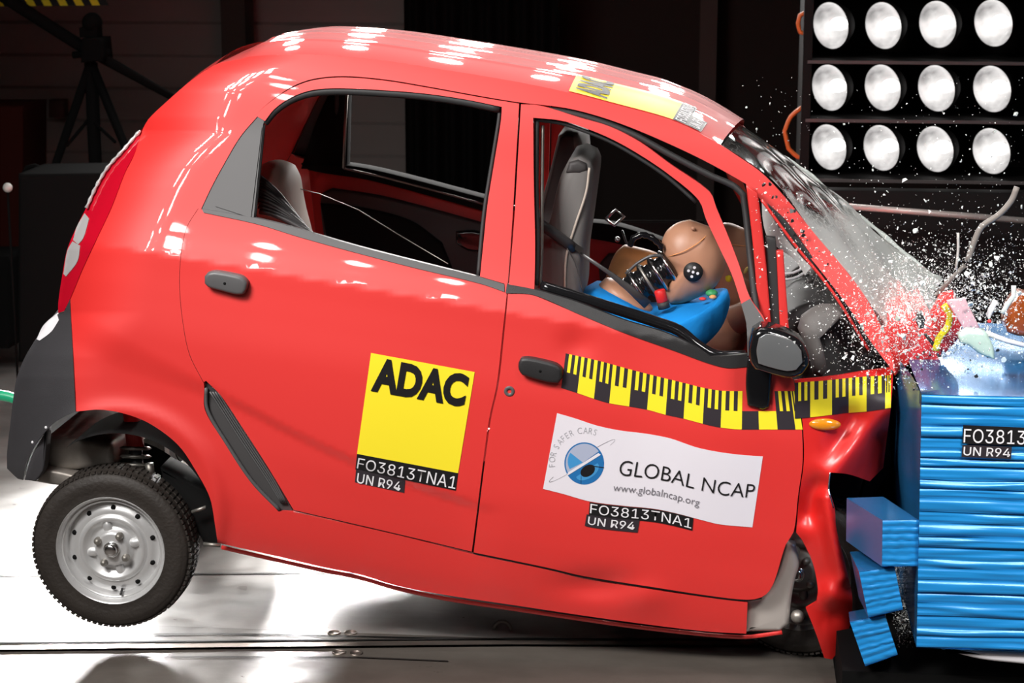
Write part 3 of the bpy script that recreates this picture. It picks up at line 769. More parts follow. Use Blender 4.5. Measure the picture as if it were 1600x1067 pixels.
def zb(x, y):     # zoomed picture position -> banner coordinates
    b = .5
    for _ in range(6):
        u, v = 830+x/4.2105, 620+y/4.2105
        a = 0.
        l0, l1 = lerp(870.4, 848.5, b), lerp(1192, 1175.6, b); a = (u-l0)/(l1-l0)
        ut = lerp(870.4, 1192, a); ub = lerp(848.5, 1175.6, a); t, bt = interp(TOPC, ut), interp(BOTC, ub)
        b = (v-t)/(bt-t)
    return a, b
GC = (349, 438)
def circ(cx, cy, rx, ry, rot, a0, a1, n=40): return [(cx+rx*math.cos(a)*math.cos(rot)-ry*math.sin(a)*math.sin(rot), cy+rx*math.cos(a)*math.sin(rot)+ry*math.sin(a)*math.cos(rot)) for a in [lerp(a0, a1, i/n) for i in range(n+1)]]
def zp(pts): return [zb(x, y) for x, y in pts]
rot = math.atan2(375-510, 450-240)
full = circ(*GC, 131, 139, 0, 0, 2*PI, 48)[:-1]
d.poly(zp(full), M['globe1'], .0010)
d.poly(zp(circ(*GC, 122, 130, 0, math.radians(150), math.radians(322), 24)), M['globe2'], .0014)
d.poly(zp(circ(340, 425, 100, 100, 0, math.radians(150), math.radians(215), 14)+[(340, 432)]), M['globe3'], .0016)
d.poly(zp(circ(370, 488, 85, 48, rot, math.radians(-10), math.radians(190), 16)), M['globe3'], .0015)
d.poly(zp(circ(372, 486, 52, 36, rot, 0, 2*PI, 24)[:-1]), M['ink'], .0017)
for x0, y0, x1, y1, w in ((330, 520, 326, 572, 5), (400, 455, 478, 466, 6)): d.poly(zp([(x0-w/2, y0-w/2), (x1, y1-w/2), (x1+w/2, y1+w/2), (x0, y0+w/2)]), M['ink'], .0018)
d.poly(zp([(236, 512), (244, 496), (442, 369), (458, 381), (240, 517)]), M['white'], .0020)
def ringband(rx, ry, w, a0, a1, m, l, n=30):
    o = circ(335, 420, rx, ry, rot, a0, a1, n); i = circ(335, 420, rx-w, ry-w*.75, rot, a0, a1, n)
    for k in range(n): d.poly(zp([o[k], o[k+1], i[k+1], i[k]]), m, l)
ringband(258, 26, 4, math.radians(150), math.radians(212), M['ink_grey'], .0012)
ringband(258, 26, 4, math.radians(-60), math.radians(35), M['ink_lgrey'], .0012)
ringband(258, 26, 3.5, math.radians(100), math.radians(160), M['ink_lgrey'], .0012)
ringband(258, 26, 3.5, math.radians(292), math.radians(345), M['ink_grey'], .0013)
# lettering on an arc round the globe
word = 'FOR SAFER CARS'; vals = {}
adv = {'F': .62, 'O': .86, 'R': .70, ' ': .38, 'S': .66, 'A': .74, 'E': .64, 'C': .76}
tot = sum(adv[c] for c in word); pos = 0
for c in word:
    if c != ' ':
        vs, fs = text_geo(c, -.008); x0 = min(q[0] for q in vs)
        out = []
        for x, y in vs:
            ang = math.radians(186)-math.radians(186-64)*(pos+(x-x0))/tot
            rr = 193+y/cap_of(None)*40
            out.append(fban(*zb(GC[0]+rr*math.cos(ang), GC[1]-rr*math.sin(ang)*1.02), .0014))
        d.mb.add(out, fs, M['ink_lgrey'])
    pos += adv[c]
d.build('global_ncap_banner', fdoor)
d = Decal(lambda a, b, l: P(a, b, S(a, b)-.004-l))
def wob(u): return interp(BOTC, u)
def fw2(a, b, l):
    u = lerp(921.4, 1083.5, a)-1.5*b; v = wob(u)+lerp(1, 21, b)+lin([(921, 0), (1083, -.5)], u); return P(u, v, S(u, v)-.0045-l)
d = Decal(fw2)
d.quad([(0, 0), (1, 0), (1, 1), (0, 1)], M['ink'], .0006, (20, 3)); d.text('FO3813TNA1', [(.01, .12), (.985, .12), (.985, .86), (.01, .86)], M['pwhite'], .0014, 0)
d.quad([(-.02, 1.0), (.49, 1.0), (.48, 1.95), (-.03, 1.95)], M['ink2'], .0008, (10, 3)); d.text('UN R94', [(0, 1.15), (.45, 1.15), (.445, 1.75), (-.005, 1.75)], M['pwhite'], .0016, .006)
d.build('test_number_sticker', fdoor)

# black and yellow measuring tape
CB_ = [877, 902, 928, 952, 983, 1011, 1040, 1068, 1098, 1126, 1159, 1186, 1215, 1243, 1254]
BY = [(877, 606), (902, 614), (928, 623), (952, 630), (983, 635), (1011, 640), (1040, 648), (1068, 654), (1098, 662), (1126, 668), (1159, 671), (1186, 671), (1254, 671)]
TY = [(884, 552), (933, 563), (988, 578), (1027, 588), (1072, 599), (1105, 607), (1137, 611), (1254, 611)]
def ftape(a, b, l):
    ub = lin(list(enumerate(CB_)), a); ut = ub+lin([(877, 7), (1098, 3), (1159, 1), (1254, -9)], ub)
    u = lerp(ut, ub, b); v = lerp(interp(TY, ut), interp(BY, ub), b); return P(u, v, S(u, v)-.004-l)
def tape(d, cells):
    for k in cells:
        blk = k % 2 == 0; c0, c1 = (M['ink2'], M['yellow']) if blk else (M['yellow'], M['ink2'])
        w = 1 if k < 13 or len(cells) < 12 else 1
        d.quad([(k, 0), (k+w, 0), (k+w, 1), (k, 1)], c0, .0005, (3, 6))
        for j in (0, 1): x = k+(.30 if blk else .27)+j*.40-.08; d.quad([(x, .0), (x+.19, .0), (x+.19, .52), (x, .52)], c1, .0010, (1, 4))
d = Decal(ftape); tape(d, list(range(0, 10))+[12, 13]); 
d.quad([(10, .52), (11, .52), (11, 1), (10, 1)], M['ink2'], .0005, (3, 3)); d.quad([(11, .52), (12, .52), (12, 1), (11, 1)], M['yellow'], .0005, (3, 3))
d.build('measuring_tape', fdoor)
CW = [1242, 1266, 1300, 1326, 1354, 1383, 1392]
def fwt(a, b, l):
    u = lin(list(enumerate(CW)), a); v = lerp(lin([(1242, 598), (1293, 594), (1340, 589), (1392, 586)], u), lin([(1242, 654), (1266, 652), (1300, 648), (1326, 645), (1354, 643), (1392, 637)], u), b)
    return P(u, v, SF(u, v)-.006-l)
d = Decal(fwt); tape(d, [0, 1, 2, 3, 4, 5]); d.build('measuring_tape', wing)

# sticker on the roof, read from the front of the car
gpts = [P(u, v, S(u, v)) for u, v in gut]
def roof_pt(u, s, lift):
    e = min(range(len(gut)-1), key=lambda i: 0 if gut[i][0] <= u < gut[i+1][0] else 1)
    t = (u-gut[e][0])/(gut[e+1][0]-gut[e][0]); uv = (u, lerp(gut[e][1], gut[e+1][1], t))
    a = gpts[e].lerp(gpts[e+1], t); f = mirror_pt(a, *uv); tt = gpts[e+1]-gpts[e]; nr = Vector((-tt.z, 0, tt.x)).normalized()
    c = lin([(337, .01), (387, .035), (444, .04), (600, .035), (800, .035), (1000, .045), (1125, .05)], u)
    rb = 0
    for r0 in (.22, .38, .54, .70, .86): rb += .0022*math.exp(-((s-r0)/.022)**2)
    return a.lerp(f, s)+nr*(c*(1-abs(2*s-1)**2.3)+rb+lift+.001)
d = Decal(lambda a, b, l: roof_pt(lerp(888, 1050, b), lerp(.012, .25, a), l))     # a: across the roof, b: towards the windscreen
d.quad([(0, 0), (1, 0), (1, 1), (0, 1)], M['yellow'], .0006, (12, 12))
d.quad([(0, 1), (1, 1), (1, 1.13), (0, 1.13)], M['ink'], .0006, (8, 3)); d.quad([(0, 1.13), (.5, 1.13), (.5, 1.27), (0, 1.27)], M['ink2'], .0008, (4, 3))
d.text('ADAC', [(.06, .07), (.94, .07), (.94, .34), (.06, .34)], M['ink'], .0016, .048, font=None)
d.text('FO3813TNA1', [(.02, 1.02), (.98, 1.02), (.98, 1.115), (.02, 1.115)], M['pwhite'], .0016, .01); d.text('UN R94', [(.03, 1.15), (.46, 1.15), (.46, 1.245), (.03, 1.245)], M['pwhite'], .0018, .01)
d.build('roof_sticker', car)

# ---------------------------------------------------------------- windscreen
def glass_mat(name, white=(.93, .96, .93)):
    m = bpy.data.materials.new(name); m.use_nodes = True; nt = m.node_tree; L = nt.links; nt.nodes.clear()
    out = nt.nodes.new('ShaderNodeOutputMaterial'); tr = nt.nodes.new('ShaderNodeBsdfTransparent'); tr.inputs[0].default_value = (.80, .83, .81, 1)
    gl = nt.nodes.new('ShaderNodeBsdfGlossy'); gl.inputs['Roughness'].default_value = .06
    fr = nt.nodes.new('ShaderNodeFresnel'); fr.inputs['IOR'].default_value = 1.45
    df = nt.nodes.new('ShaderNodeBsdfDiffuse'); df.inputs[0].default_value = (*white, 1); tl_ = nt.nodes.new('ShaderNodeBsdfTranslucent'); tl_.inputs[0].default_value = (*white, 1)
    m1 = nt.nodes.new('ShaderNodeMixShader'); L.new(fr.outputs[0], m1.inputs[0]); L.new(tr.outputs[0], m1.inputs[1]); L.new(gl.outputs[0], m1.inputs[2])
    m2 = nt.nodes.new('ShaderNodeMixShader'); m2.inputs[0].default_value = .45; L.new(df.outputs[0], m2.inputs[1]); L.new(tl_.outputs[0], m2.inputs[2])
    at = nt.nodes.new('ShaderNodeAttribute'); at.attribute_name = 'craze'
    tc = nt.nodes.new('ShaderNodeTexCoord'); vo = nt.nodes.new('ShaderNodeTexVoronoi'); vo.feature = 'DISTANCE_TO_EDGE'; vo.inputs['Scale'].default_value = 42
    no = nt.nodes.new('ShaderNodeTexNoise'); no.inputs['Scale'].default_value = 7; no.inputs['Detail'].default_value = 8; no.inputs['Roughness'].default_value = .7
    for q in (vo, no): L.new(tc.outputs['Object'], q.inputs['Vector'])
    mr = nt.nodes.new('ShaderNodeMapRange'); mr.inputs['From Min'].default_value = 0; mr.inputs['From Max'].default_value = .09; mr.inputs['To Min'].default_value = .42; mr.inputs['To Max'].default_value = 0
    L.new(vo.outputs['Distance'], mr.inputs['Value'])
    a1 = nt.nodes.new('ShaderNodeMath'); a1.operation = 'ADD'; L.new(at.outputs['Fac'], a1.inputs[0]); L.new(mr.outputs[0], a1.inputs[1])
    a2 = nt.nodes.new('ShaderNodeMath'); a2.operation = 'MULTIPLY_ADD'; L.new(no.outputs['Fac'], a2.inputs[0]); a2.inputs[1].default_value = 1.1; L.new(a1.outputs[0], a2.inputs[2])
    m3 = nt.nodes.new('ShaderNodeMapRange'); m3.inputs['From Min'].default_value = .82; m3.inputs['From Max'].default_value = 1.45; m3.inputs['To Max'].default_value = .97
    L.new(a2.outputs[0], m3.inputs['Value'])
    m4 = nt.nodes.new('ShaderNodeMixShader'); L.new(m3.outputs[0], m4.inputs[0]); L.new(m1.outputs[0], m4.inputs[1]); L.new(m2.outputs[0], m4.inputs[2])
    L.new(m4.outputs[0], out.inputs['Surface']); return m
M['windscreen'] = glass_mat('crazed_windscreen_glass')
WN = smooth([(1128, 228), (1150, 240), (1191, 269), (1233, 313), (1275, 365), (1316, 413), (1348, 456), (1376, 502), (1400, 556), (1404, 583)], closed=False, step=10)
WFAR = [(1160, 201), (1190, 222), (1230, 250), (1270, 279), (1310, 308), (1350, 345), (1390, 377), (1425, 402), (1455, 428), (1470, 436)]
nN = len(WN); nS = 26
near = [P(u, v, S(u, v)+.004) for u, v in WN]
fp = smooth(WFAR, closed=False, step=6); farp = []
for i in range(nN):
    q = fp[round(i/(nN-1)*(len(fp)-1))]; farp.append(P(q[0], q[1], 1.30))
vs = []; cz = []
for i in range(nN):
    t = near[min(i+1, nN-1)]-near[max(0, i-1)]; nr = Vector((-t.z, 0, t.x)).normalized()
    for k in range(nS+1):
        s = k/nS; f = i/(nN-1)
        w = .012*math.sin(s*17+f*9)*f+.02*(noise.noise(Vector((s*4, f*6, 2))))*f
        vs.append(near[i].lerp(farp[i], s)+nr*(.035*(1-abs(2*s-1)**2.2)*(1-f*.6)+w))
        cz.append(max(0, min(1.2, 1.6*sstep(.20+.13*s, .86, f+.10*noise.noise(Vector((s*5, f*5, 0))))+.55*sstep(.22, .0, s)*sstep(.18, .45, f))))
fs = [(i*(nS+1)+k, (i+1)*(nS+1)+k, (i+1)*(nS+1)+k+1, i*(nS+1)+k+1) for i in range(nN-1) for k in range(nS)]
mb = MB(); mb.add(vs, fs, M['windscreen']); ws = mb.build('windscreen', car, fix=False)
at = ws.data.attributes.new('craze', 'FLOAT', 'POINT'); at.data.foreach_set('value', cz)
M['glass_edge_glint'] = mat('pale_edge_glint', (.75, .80, .76), .12, .0, spec=.9, coat=1.)  # pale colour stands in for reflections along the far glass edge
mb = MB()
for dv, r, ph in ((0, .0055, 0), (9, .005, 1.3), (17, .0035, 2.2)):
    pts = [P(u, v+dv+3.0*math.sin(i*.55+ph), 1.29-dv*.004) for i, (u, v) in enumerate(smooth(WFAR, closed=False, step=14))]
    mb.tube(pts, [r*(.55+.75*abs(math.sin(i*.8+ph))) for i in range(len(pts))], M['glass_edge_glint'], n=8, flat=(.7, 1.3))
mb.build('windscreen_edge_glint', ws)
# shattered quarter light
q4 = [(1190, 312), (1206, 322), (1232, 352), (1258, 386), (1270, 412), (1258, 430), (1240, 404), (1222, 392), (1200, 372), (1192, 345)]
ql = panel('quarter_light', q4, [], M['windscreen'], car, off=.06, grid=5, step=6, flange=0)
at = ql.data.attributes.new('craze', 'FLOAT', 'POINT'); at.data.foreach_set('value', [1.1]*len(ql.data.vertices))

# ---------------------------------------------------------------- cabin
def puff(mb, out, yc, dep, m, n=7, step=8, sq=1.0, yb=None, tilt=0.):
    """rounded body over an outline seen at depth yc, dep thick to each side"""
    pts = [P(u, v, yc) for u, v in smooth(out, step=step)]; N = len(pts); c = sum(pts, Vector())/N; vs = []
    yb = dep if yb is None else yb
    rows = list(range(-n, n+1))
    for r in rows:
        a = r/n*PI/2; s = math.cos(a)**sq; dd = math.sin(a)*(dep if r < 0 else yb)
        for p in pts: vs.append(Vector((c.x+(p.x-c.x)*s, yc+dd+tilt*(p.x-c.x)*s, c.z+(p.z-c.z)*s)))
    fs = [(i*N+k, (i+1)*N+k, (i+1)*N+(k+1) % N, i*N+(k+1) % N) for i in range(len(rows)-1) for k in range(N)]
    return mb.add(vs, fs, m)
# near seat, far seat
def seat(out, y0, y1, inner, lab=None):
    mb = MB(); mb.solid(out, y0, y1, M['seat_grey'], bev=.035, nb=5)
    s = mb.build('front_seat', car)
    mb = MB(); mb.solid(inner, y0-.004, y0+.05, M['seat_dark'], bev=.012); mb.build('seat_side', s)
    return s
s1 = seat([(888, 251), (905, 246), (922, 254), (928, 268), (925, 300), (917, 360), (910, 410), (905, 480), (880, 520), (822, 500), (836, 400), (858, 345), (874, 280)], .24, .66,
     [(889, 254), (903, 250), (916, 256), (918, 266), (906, 272), (884, 270)])
mb = MB(); strip = [P(u, v, .236) for u, v in smooth([(921, 262), (916, 300), (898, 355), (885, 400), (882, 470)], closed=False)]; mb.tube(strip, .004, M['seat_beige']); mb.build('seat_piping', s1)
s2 = seat([(872, 212), (884, 205), (902, 207), (909, 222), (912, 260), (905, 330), (895, 420), (830, 420), (842, 330), (858, 270)], .84, 1.24,
     [(874, 216), (886, 210), (896, 212), (900, 250), (892, 330), (884, 420), (842, 420), (848, 330), (862, 270)])
# rear bench with pale headrest and cable loom
mb = MB(); puff(mb, [(396, 275), (404, 262), (420, 252), (440, 251), (456, 258), (464, 275), (468, 300), (474, 330), (484, 370), (490, 420), (440, 430), (385, 420), (388, 330)], .50, .16, M['seat_beige'], n=8, sq=.5); hr = mb.build('rear_headrest', car)
mb = MB(); mb.solid([(380, 425), (480, 415), (540, 450), (560, 520), (400, 520)], .22, .40, M['dark'], bev=.01); mb.build('rear_seat', car)
for k in range(10):
    u0 = 394+k*2.2; mb = MB(); y = .27-.006*k; f = k/9
    pts = [(u0-8, 268+f*62), (u0+10, 276+f*58), (u0+34, 296+f*48), (u0+56, 322+f*34), (u0+78, 352+f*18), (u0+92, 376+f*8)]
    mb.tube([P(u, v, y) for u, v in smooth(pts, closed=False)], .0065 if k % 3 else .009, M['cable']); mb.build('cable', hr)
mb = MB(); mb.tube([P(465, 294, .5), P(500, 303, .7), P(560, 328, .9), P(620, 365, .75), P(700, 412, .5)], .0016, M['dull_steel'], 6); mb.build('tension_wire', car)
# far side inner trim
mb = MB(); mb.solid([(500, 318), (503, 302), (518, 295), (600, 308), (765, 352), (765, 470), (530, 450), (508, 380)], 1.37, 1.43, M['dark_trim'], bev=.012); fp_ = mb.build('door_trim', car)
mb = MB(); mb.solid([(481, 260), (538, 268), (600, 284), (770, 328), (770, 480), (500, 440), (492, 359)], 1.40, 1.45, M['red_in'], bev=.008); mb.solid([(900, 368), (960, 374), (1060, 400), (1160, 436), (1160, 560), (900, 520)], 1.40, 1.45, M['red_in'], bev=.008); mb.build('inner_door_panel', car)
mb = MB(); mb.solid([(500, 318), (560, 324), (640, 345), (690, 380), (710, 430), (560, 430), (515, 400)], 1.35, 1.38, M['dark'], bev=.01); mb.build('door_pocket', fp_)
mb = MB(); mb.solid([(712, 362), (740, 360), (766, 368), (766, 395), (730, 392), (712, 380)], 1.35, 1.38, M['gloss_black'], bev=.01); mb.build('inner_handle', fp_)
mb = MB(); mb.solid([(470, 256), (538, 258), (600, 269), (766, 312), (766, 333), (581, 283), (482, 266)], 1.36, 1.46, M['dark'], bev=.006)
mb.solid([(530, 143), (545, 143), (542, 266), (470, 264), (490, 200), (512, 150)], 1.37, 1.44, M['dark'], bev=.006); mb.build('inner_window_trim', car)
mb = MB(); mb.tube([P(u, v, 1.35) for u, v in ((542, 147), (539, 200), (537, 263))], .0055, M['dull_steel']); mb.tube([P(u, v, 1.35) for u, v in ((537, 263), (600, 277), (680, 298), (766, 322))], .004, M['dull_steel']); mb.build('window_channel', car)
mb = MB(); mb.solid([(866, 345), (960, 352), (1060, 385), (1160, 420), (1160, 450), (1040, 405), (960, 380), (866, 366)], 1.36, 1.46, M['dark'], bev=.008); mb.build('inner_window_trim', car)
mb = MB(); mb.solid([(935, 415), (950, 398), (990, 398), (1120, 430), (1120, 520), (940, 480)], 1.36, 1.43, M['dark_trim'], bev=.012); mb.build('door_trim', car)
# dashboard, steering wheel, collapsed airbag
mb = MB(); mb.solid([(1222, 500), (1250, 478), (1290, 470), (1325, 500), (1362, 560), (1376, 600), (1215, 640), (1180, 600)], .16, 1.25, M['dark_trim'], bev=.03, nb=4); dash = mb.build('dashboard', car)
mb = MB(); puff(mb, [(1246, 512), (1252, 492), (1275, 477), (1300, 474), (1325, 480), (1300, 492), (1280, 504), (1276, 520), (1286, 545), (1292, 575), (1284, 590), (1270, 584), (1262, 550)], .10, .06, M['bag'], n=5); mb.build('airbag', car)
mb = MB()
cw = P(1228, 475, .55); nrm = Vector((-.75, -.15, .6)).normalized(); a = nrm.orthogonal().normalized(); b = nrm.cross(a)
mb.tube([cw+a*math.cos(t/24*2*PI)*.17+b*math.sin(t/24*2*PI)*.17 for t in range(25)], .013, M['seat_dark'], 10, cap=False)
for t in (0, 2.1, 4.2): mb.tube([cw, cw+a*math.cos(t)*.165+b*math.sin(t)*.165], .012, M['seat_dark'])
mb.ball(cw, (.06, .06, .04), M['seat_dark']); mb.build('steering_wheel', car)
for y, vv in ((.5, 0), (.6, 9)): mb = MB(); mb.tube([P(u, v+vv, y) for u, v in smooth([(1222, 428), (1240, 426), (1262, 414), (1275, 402)], closed=False)], .0045, M['pwhite']); mb.build('wiring', dash)
# crushed front end seen above the wing: black plastic and red sheet
mb = MB(); mb.solid([(1385, 600), (1400, 570), (1430, 560), (1470, 565), (1478, 592), (1440, 600), (1400, 622)], .10, .55, M['rubber'], bev=.01); mb.build('scuttle_panel', car)
mb = MB(); fl = [(1378, 520), (1392, 500), (1415, 506), (1428, 492), (1446, 512), (1462, 506), (1476, 540), (1466, 570), (1440, 582), (1420, 570), (1398, 588), (1388, 560)]
mb.solid(fl, .02, .6, M['red'], bev=.01); mb.build('bonnet', car)

# ---------------------------------------------------------------- dummies
M['target'] = mat('target_black', (.015, .014, .014), .5)
dm = empty('crash_test_dummy', 'crash test dummy in blue shirt slumped forward, bald head with round black target', 'crash test dummy', P(1020, 560, .45))
mb = MB()
HEAD = [(1078, 343), (1058, 348), (1042, 360), (1034, 376), (1037, 396), (1048, 412), (1055, 428), (1044, 440), (1038, 456), (1046, 473), (1062, 475), (1082, 468), (1114, 451), (1129, 430), (1133, 408), (1128, 380), (1112, 355)]
puff(mb, HEAD, .45, .085, M['skin'], n=9, step=6, sq=.9); 
hd = mb.build('head', dm)
mb = MB(); tc0 = P(1083, 425, .362); mb.lathe(tc0, (0, -1, 0), [(.031, -.02), (.031, .001), (0, .001)], M['target'], 32)
for dx, dz in ((0, 0), (.0145, -.004), (-.0145, .004), (.004, .0145), (-.004, -.0145)): mb.lathe(tc0+Vector((dx, -.0012, dz)), (0, -1, 0), [(.0046, 0), (0, .0004)], M['pwhite'], 16)
mb.build('target_marker', hd)
mb = MB(); mb.tube([P(u, v, y) for (u, v), y in zip(smooth([(1045, 401), (1072, 391), (1098, 374), (1112, 357)], closed=False, step=7), [.395, .375, .367, .364, .364, .366, .37, .375, .385, .40, .42, .43, .44])], .0016, M['skin2'], 6); mb.build('skin_seam', hd)
mb = MB(); mb.ball(P(1083, 357, .395), (.007, .004, .006), M['skin'], 12, 8); mb.ball(P(1038, 379, .44), (.006, .006, .01), M['skin'], 12, 8); mb.build('skin_plug', hd)
n0, n1 = P(972, 462, .41), P(1054, 412, .43); ax = (n1-n0).normalized(); L_ = (n1-n0).length
mb = MB(); prof = []
nr_ = 5
for k in range(nr_):
    h = L_*(k+.1)/nr_; w = L_/nr_
    prof += [(.046, h), (.058, h+w*.15), (.060, h+w*.32), (.058, h+w*.48), (.046, h+w*.64)]
mb.lathe(n0, ax, [(0, 0)]+prof+[(0, L_)], M['gloss_black'], 32); nk = mb.build('neck', dm)
for k in range(nr_):
    mb = MB(); h = L_*(k+.1)/nr_+L_/nr_*.34; mb.lathe(n0, ax, [(.057, h-.0045), (.063, h-.004), (.063, h+.004), (.057, h+.0045)], M['steel'] if k != 2 else M['dull_steel'], 32); mb.build('neck_ring', nk)
mb = MB(); mb.tube([P(u, v, .40) for u, v in smooth([(984, 385), (990, 372), (1003, 366), (1018, 371), (1030, 381), (1036, 388)], closed=False, step=5)], [.007, .011]*30 and [.008+.003*(i % 2) for i in range(len(smooth([(984, 385), (990, 372), (1003, 366), (1018, 371), (1030, 381), (1036, 388)], closed=False, step=5)))], M['gloss_black'], 8)
mb.tube([P(u, v, .39) for u, v in smooth([(978, 428), (995, 412), (1018, 400), (1036, 400)], closed=False, step=5)], .005, M['cable'], 8); mb.build('neck_cable', nk)
mb = MB(); puff(mb, [(947, 432), (955, 408), (964, 392), (976, 382), (1000, 387), (1028, 396), (1042, 410), (1038, 440), (1005, 462), (965, 452)], .62, .07, M['skin2'], n=6); mb.build('shoulder_jacket', dm)
mb = MB(); puff(mb, [(934, 446), (946, 434), (966, 436), (992, 452), (1012, 472), (1024, 486), (990, 492), (945, 470)], .40, .08, M['skin'], n=5); mb.build('shoulder', dm)
mb = MB(); SH = [(908, 462), (914, 450), (929, 442), (955, 447), (980, 456), (1000, 470), (1017, 479), (1045, 477), (1070, 474), (1098, 472), (1116, 466), (1128, 456), (1137, 454), (1141, 468), (1136, 492), (1124, 514), (1108, 530), (1096, 540), (1060, 560), (1000, 600), (900, 590), (888, 520)]
puff(mb, SH, .42, .19, M['shirt'], n=9, step=8, sq=.55)
for q in mb.v: 
    k = noise.noise(Vector((q.x*9, q.y*5, q.z*16)))
    q += Vector((0, -.012*k, .006*k))
mb.build('shirt', dm)
mb = MB(); q = P(1033, 463, .33); mb.lathe(q, (P(1030, 452, .33)-P(1037, 478, .33)), [(.016, -.018), (.018, -.016), (.018, .018), (.015, .022), (0, .022)], mat('red_cap', (.7, .02, .02), .4), 20)
mb.lathe(q, (P(1030, 452, .33)-P(1037, 478, .33)), [(.0, -.04), (.019, -.04), (.019, -.018), (0, -.018)], M['rubber'], 20); mb.build('cable_plug', dm)
mb = MB(); mb.ball(P(1112, 458, .40), (.02, .02, .012), mat('green_paint', (.05, .35, .12), .5), 12, 8); mb.ball(P(1098, 467, .37), (.012, .01, .006), M['red'], 10, 6); mb.ball(P(1114, 464, .38), (.012, .01, .007), M['skin2'], 10, 6); mb.build('face_paint', dm)
# seat belt across the shoulder
mb = MB(); mb.tube([P(u, v, y) for u, v, y in ((836, 345, .16), (862, 362, .19), (884, 378, .22), (898, 389, .24))], .020, M['cable'], 8, flat=(.45, .85)); 
mb.tube([P(u, v, y) for u, v, y in ((905, 394, .24), (950, 425, .25), (985, 452, .26), (1012, 476, .27))], [.005, .007, .012, .016], M['cable'], 8, flat=(.3, 1)); sb = mb.build('seat_belt', car)
mb = MB(); mb.hexa([P(891, 384, .23), P(898, 379, .23), P(912, 388, .23), P(906, 396, .23)], [P(891, 384, .25), P(898, 379, .25), P(912, 388, .25), P(906, 396, .25)], M['steel']); mb.build('belt_buckle', sb)
mb = MB(); mb.tube([P(u, v, .22) for u, v in smooth([(886, 388), (898, 410), (907, 440), (911, 456)], closed=False)], .0018, M['cable'], 6); mb.build('thin_cable', sb)

d2 = empty('crash_test_dummy', 'second crash test dummy beyond the first, partly hidden, yellow paint on its face', 'crash test dummy', P(1140, 560, 1.05))
mb = MB(); puff(mb, [(1098, 380), (1104, 360), (1120, 350), (1140, 348), (1164, 357), (1176, 385), (1182, 420), (1178, 436), (1190, 445), (1180, 456), (1176, 474), (1158, 486), (1132, 470), (1112, 440), (1100, 410)], 1.05, .085, M['skin'], n=8, step=6, sq=.9); h2 = mb.build('head', d2)
mb = MB(); mb.ball(P(1162, 424, .985), (.011, .012, .022), mat('yellow_face_paint', (.85, .65, .2), .4), 12, 8, Matrix.Rotation(.7, 3, 'Y')); mb.ball(P(1139, 434, .975), (.014, .012, .016), M['yellow'], 12, 8); mb.build('face_paint', h2)
mb = MB(); mb.tube([P(u, v, .968) for u, v in ((1120, 378), (1150, 383), (1172, 385))], .0016, M['skin2'], 6); mb.build('skin_seam', h2)
mb = MB(); puff(mb, [(1130, 476), (1150, 480), (1172, 500), (1168, 530), (1150, 560), (1090, 600), (1020, 590), (1040, 520), (1090, 480)], 1.0, .16, M['skin'], n=6, sq=.6); mb.build('torso', d2)
mb = MB(); mb.tube([P(u, v, y) for u, v, y in ((1150, 500, .86), (1200, 476, .8), (1240, 462, .75), (1276, 455, .7))], [.052, .046, .040, .036], M['skin'], 18)
mb.ball(P(1283, 456, .69), (.045, .03, .035), M['skin'], 16, 10); mb.build('arm', d2)
# ---------------------------------------------------------------- barrier
def barrier_mat(name, sx=1.2):
    m = mat(name, (.014, .27, .68), .34, .1, spec=.6); nt = m.node_tree; b = nt.nodes['Principled BSDF']; L = nt.links
    tc = nt.nodes.new('ShaderNodeTexCoord'); mp = nt.nodes.new('ShaderNodeMapping'); mp.inputs['Scale'].default_value = (2.2, 2.2, 60)
    n = nt.nodes.new('ShaderNodeTexNoise'); n.inputs['Scale'].default_value = 1; n.inputs['Detail'].default_value = 3
    L.new(tc.outputs['Object'], mp.inputs['Vector']); L.new(mp.outputs['Vector'], n.inputs['Vector'])
    bp = nt.nodes.new('ShaderNodeBump'); bp.inputs['Strength'].default_value = .35; bp.inputs['Distance'].default_value = .006
    L.new(n.outputs['Fac'], bp.inputs['Height']); L.new(bp.outputs['Normal'], b.inputs['Normal']); return m
M['barrier'] = barrier_mat('blue_honeycomb_face')
M['foil'] = mat('blue_aluminium_skin', (.03, .22, .52), .2, .5, spec=.6, bump=.08, bump_scale=5)
YB = -.4
def ribbed(mb, TL, TR, BR, BL, rows, amp, m, seed=0, nx=40, sub=6):
    """face folded into horizontal pleats; corners as points"""
    vs = []; nrm = (TR-TL).cross(BL-TL).normalized()
    if nrm.y > 0: nrm = -nrm
    R = rows*sub; r_ = random.Random(seed); ws = [r_.uniform(.7, 1.3) for _ in range(rows)]; tt = sum(ws); ed = [0]
    for w in ws: ed.append(ed[-1]+w/tt)
    ds = [r_.uniform(.4, 1) for _ in range(rows)]
    for j in range(R+1):
        k = min(rows-1, j//sub); f = (j-k*sub)/sub
        for i in range(nx+1):
            x = i/nx; y = lerp(ed[k], ed[k+1], f)+.006*noise.noise(Vector((x*5+seed, k*1.7, 0)))*(1 if 0 < j < R else 0)
            p = TL.lerp(TR, x).lerp(BL.lerp(BR, x), y)
            g = 1-abs(2*f-1)**6
            vs.append(p+nrm*amp*(g*ds[k]-.4+.5*noise.noise(Vector((x*6, j*.5, seed)))*g))
    w = nx+1
    mb.add(vs, [(j*w+i, (j+1)*w+i, (j+1)*w+i+1, j*w+i+1) for j in range(R) for i in range(nx)], m, True)
M['shade_black'] = mat('barrier_shade', (.004, .004, .004), .8, spec=.1)  # near-black that paints the shade under the barrier
bar = empty('deformable_barrier', 'large blue pleated aluminium crash barrier block at the right edge', 'crash barrier', Vector((P(1600, 800, 0).x, .1, 0)))
XR = P(1436, 800, YB).x+1.0
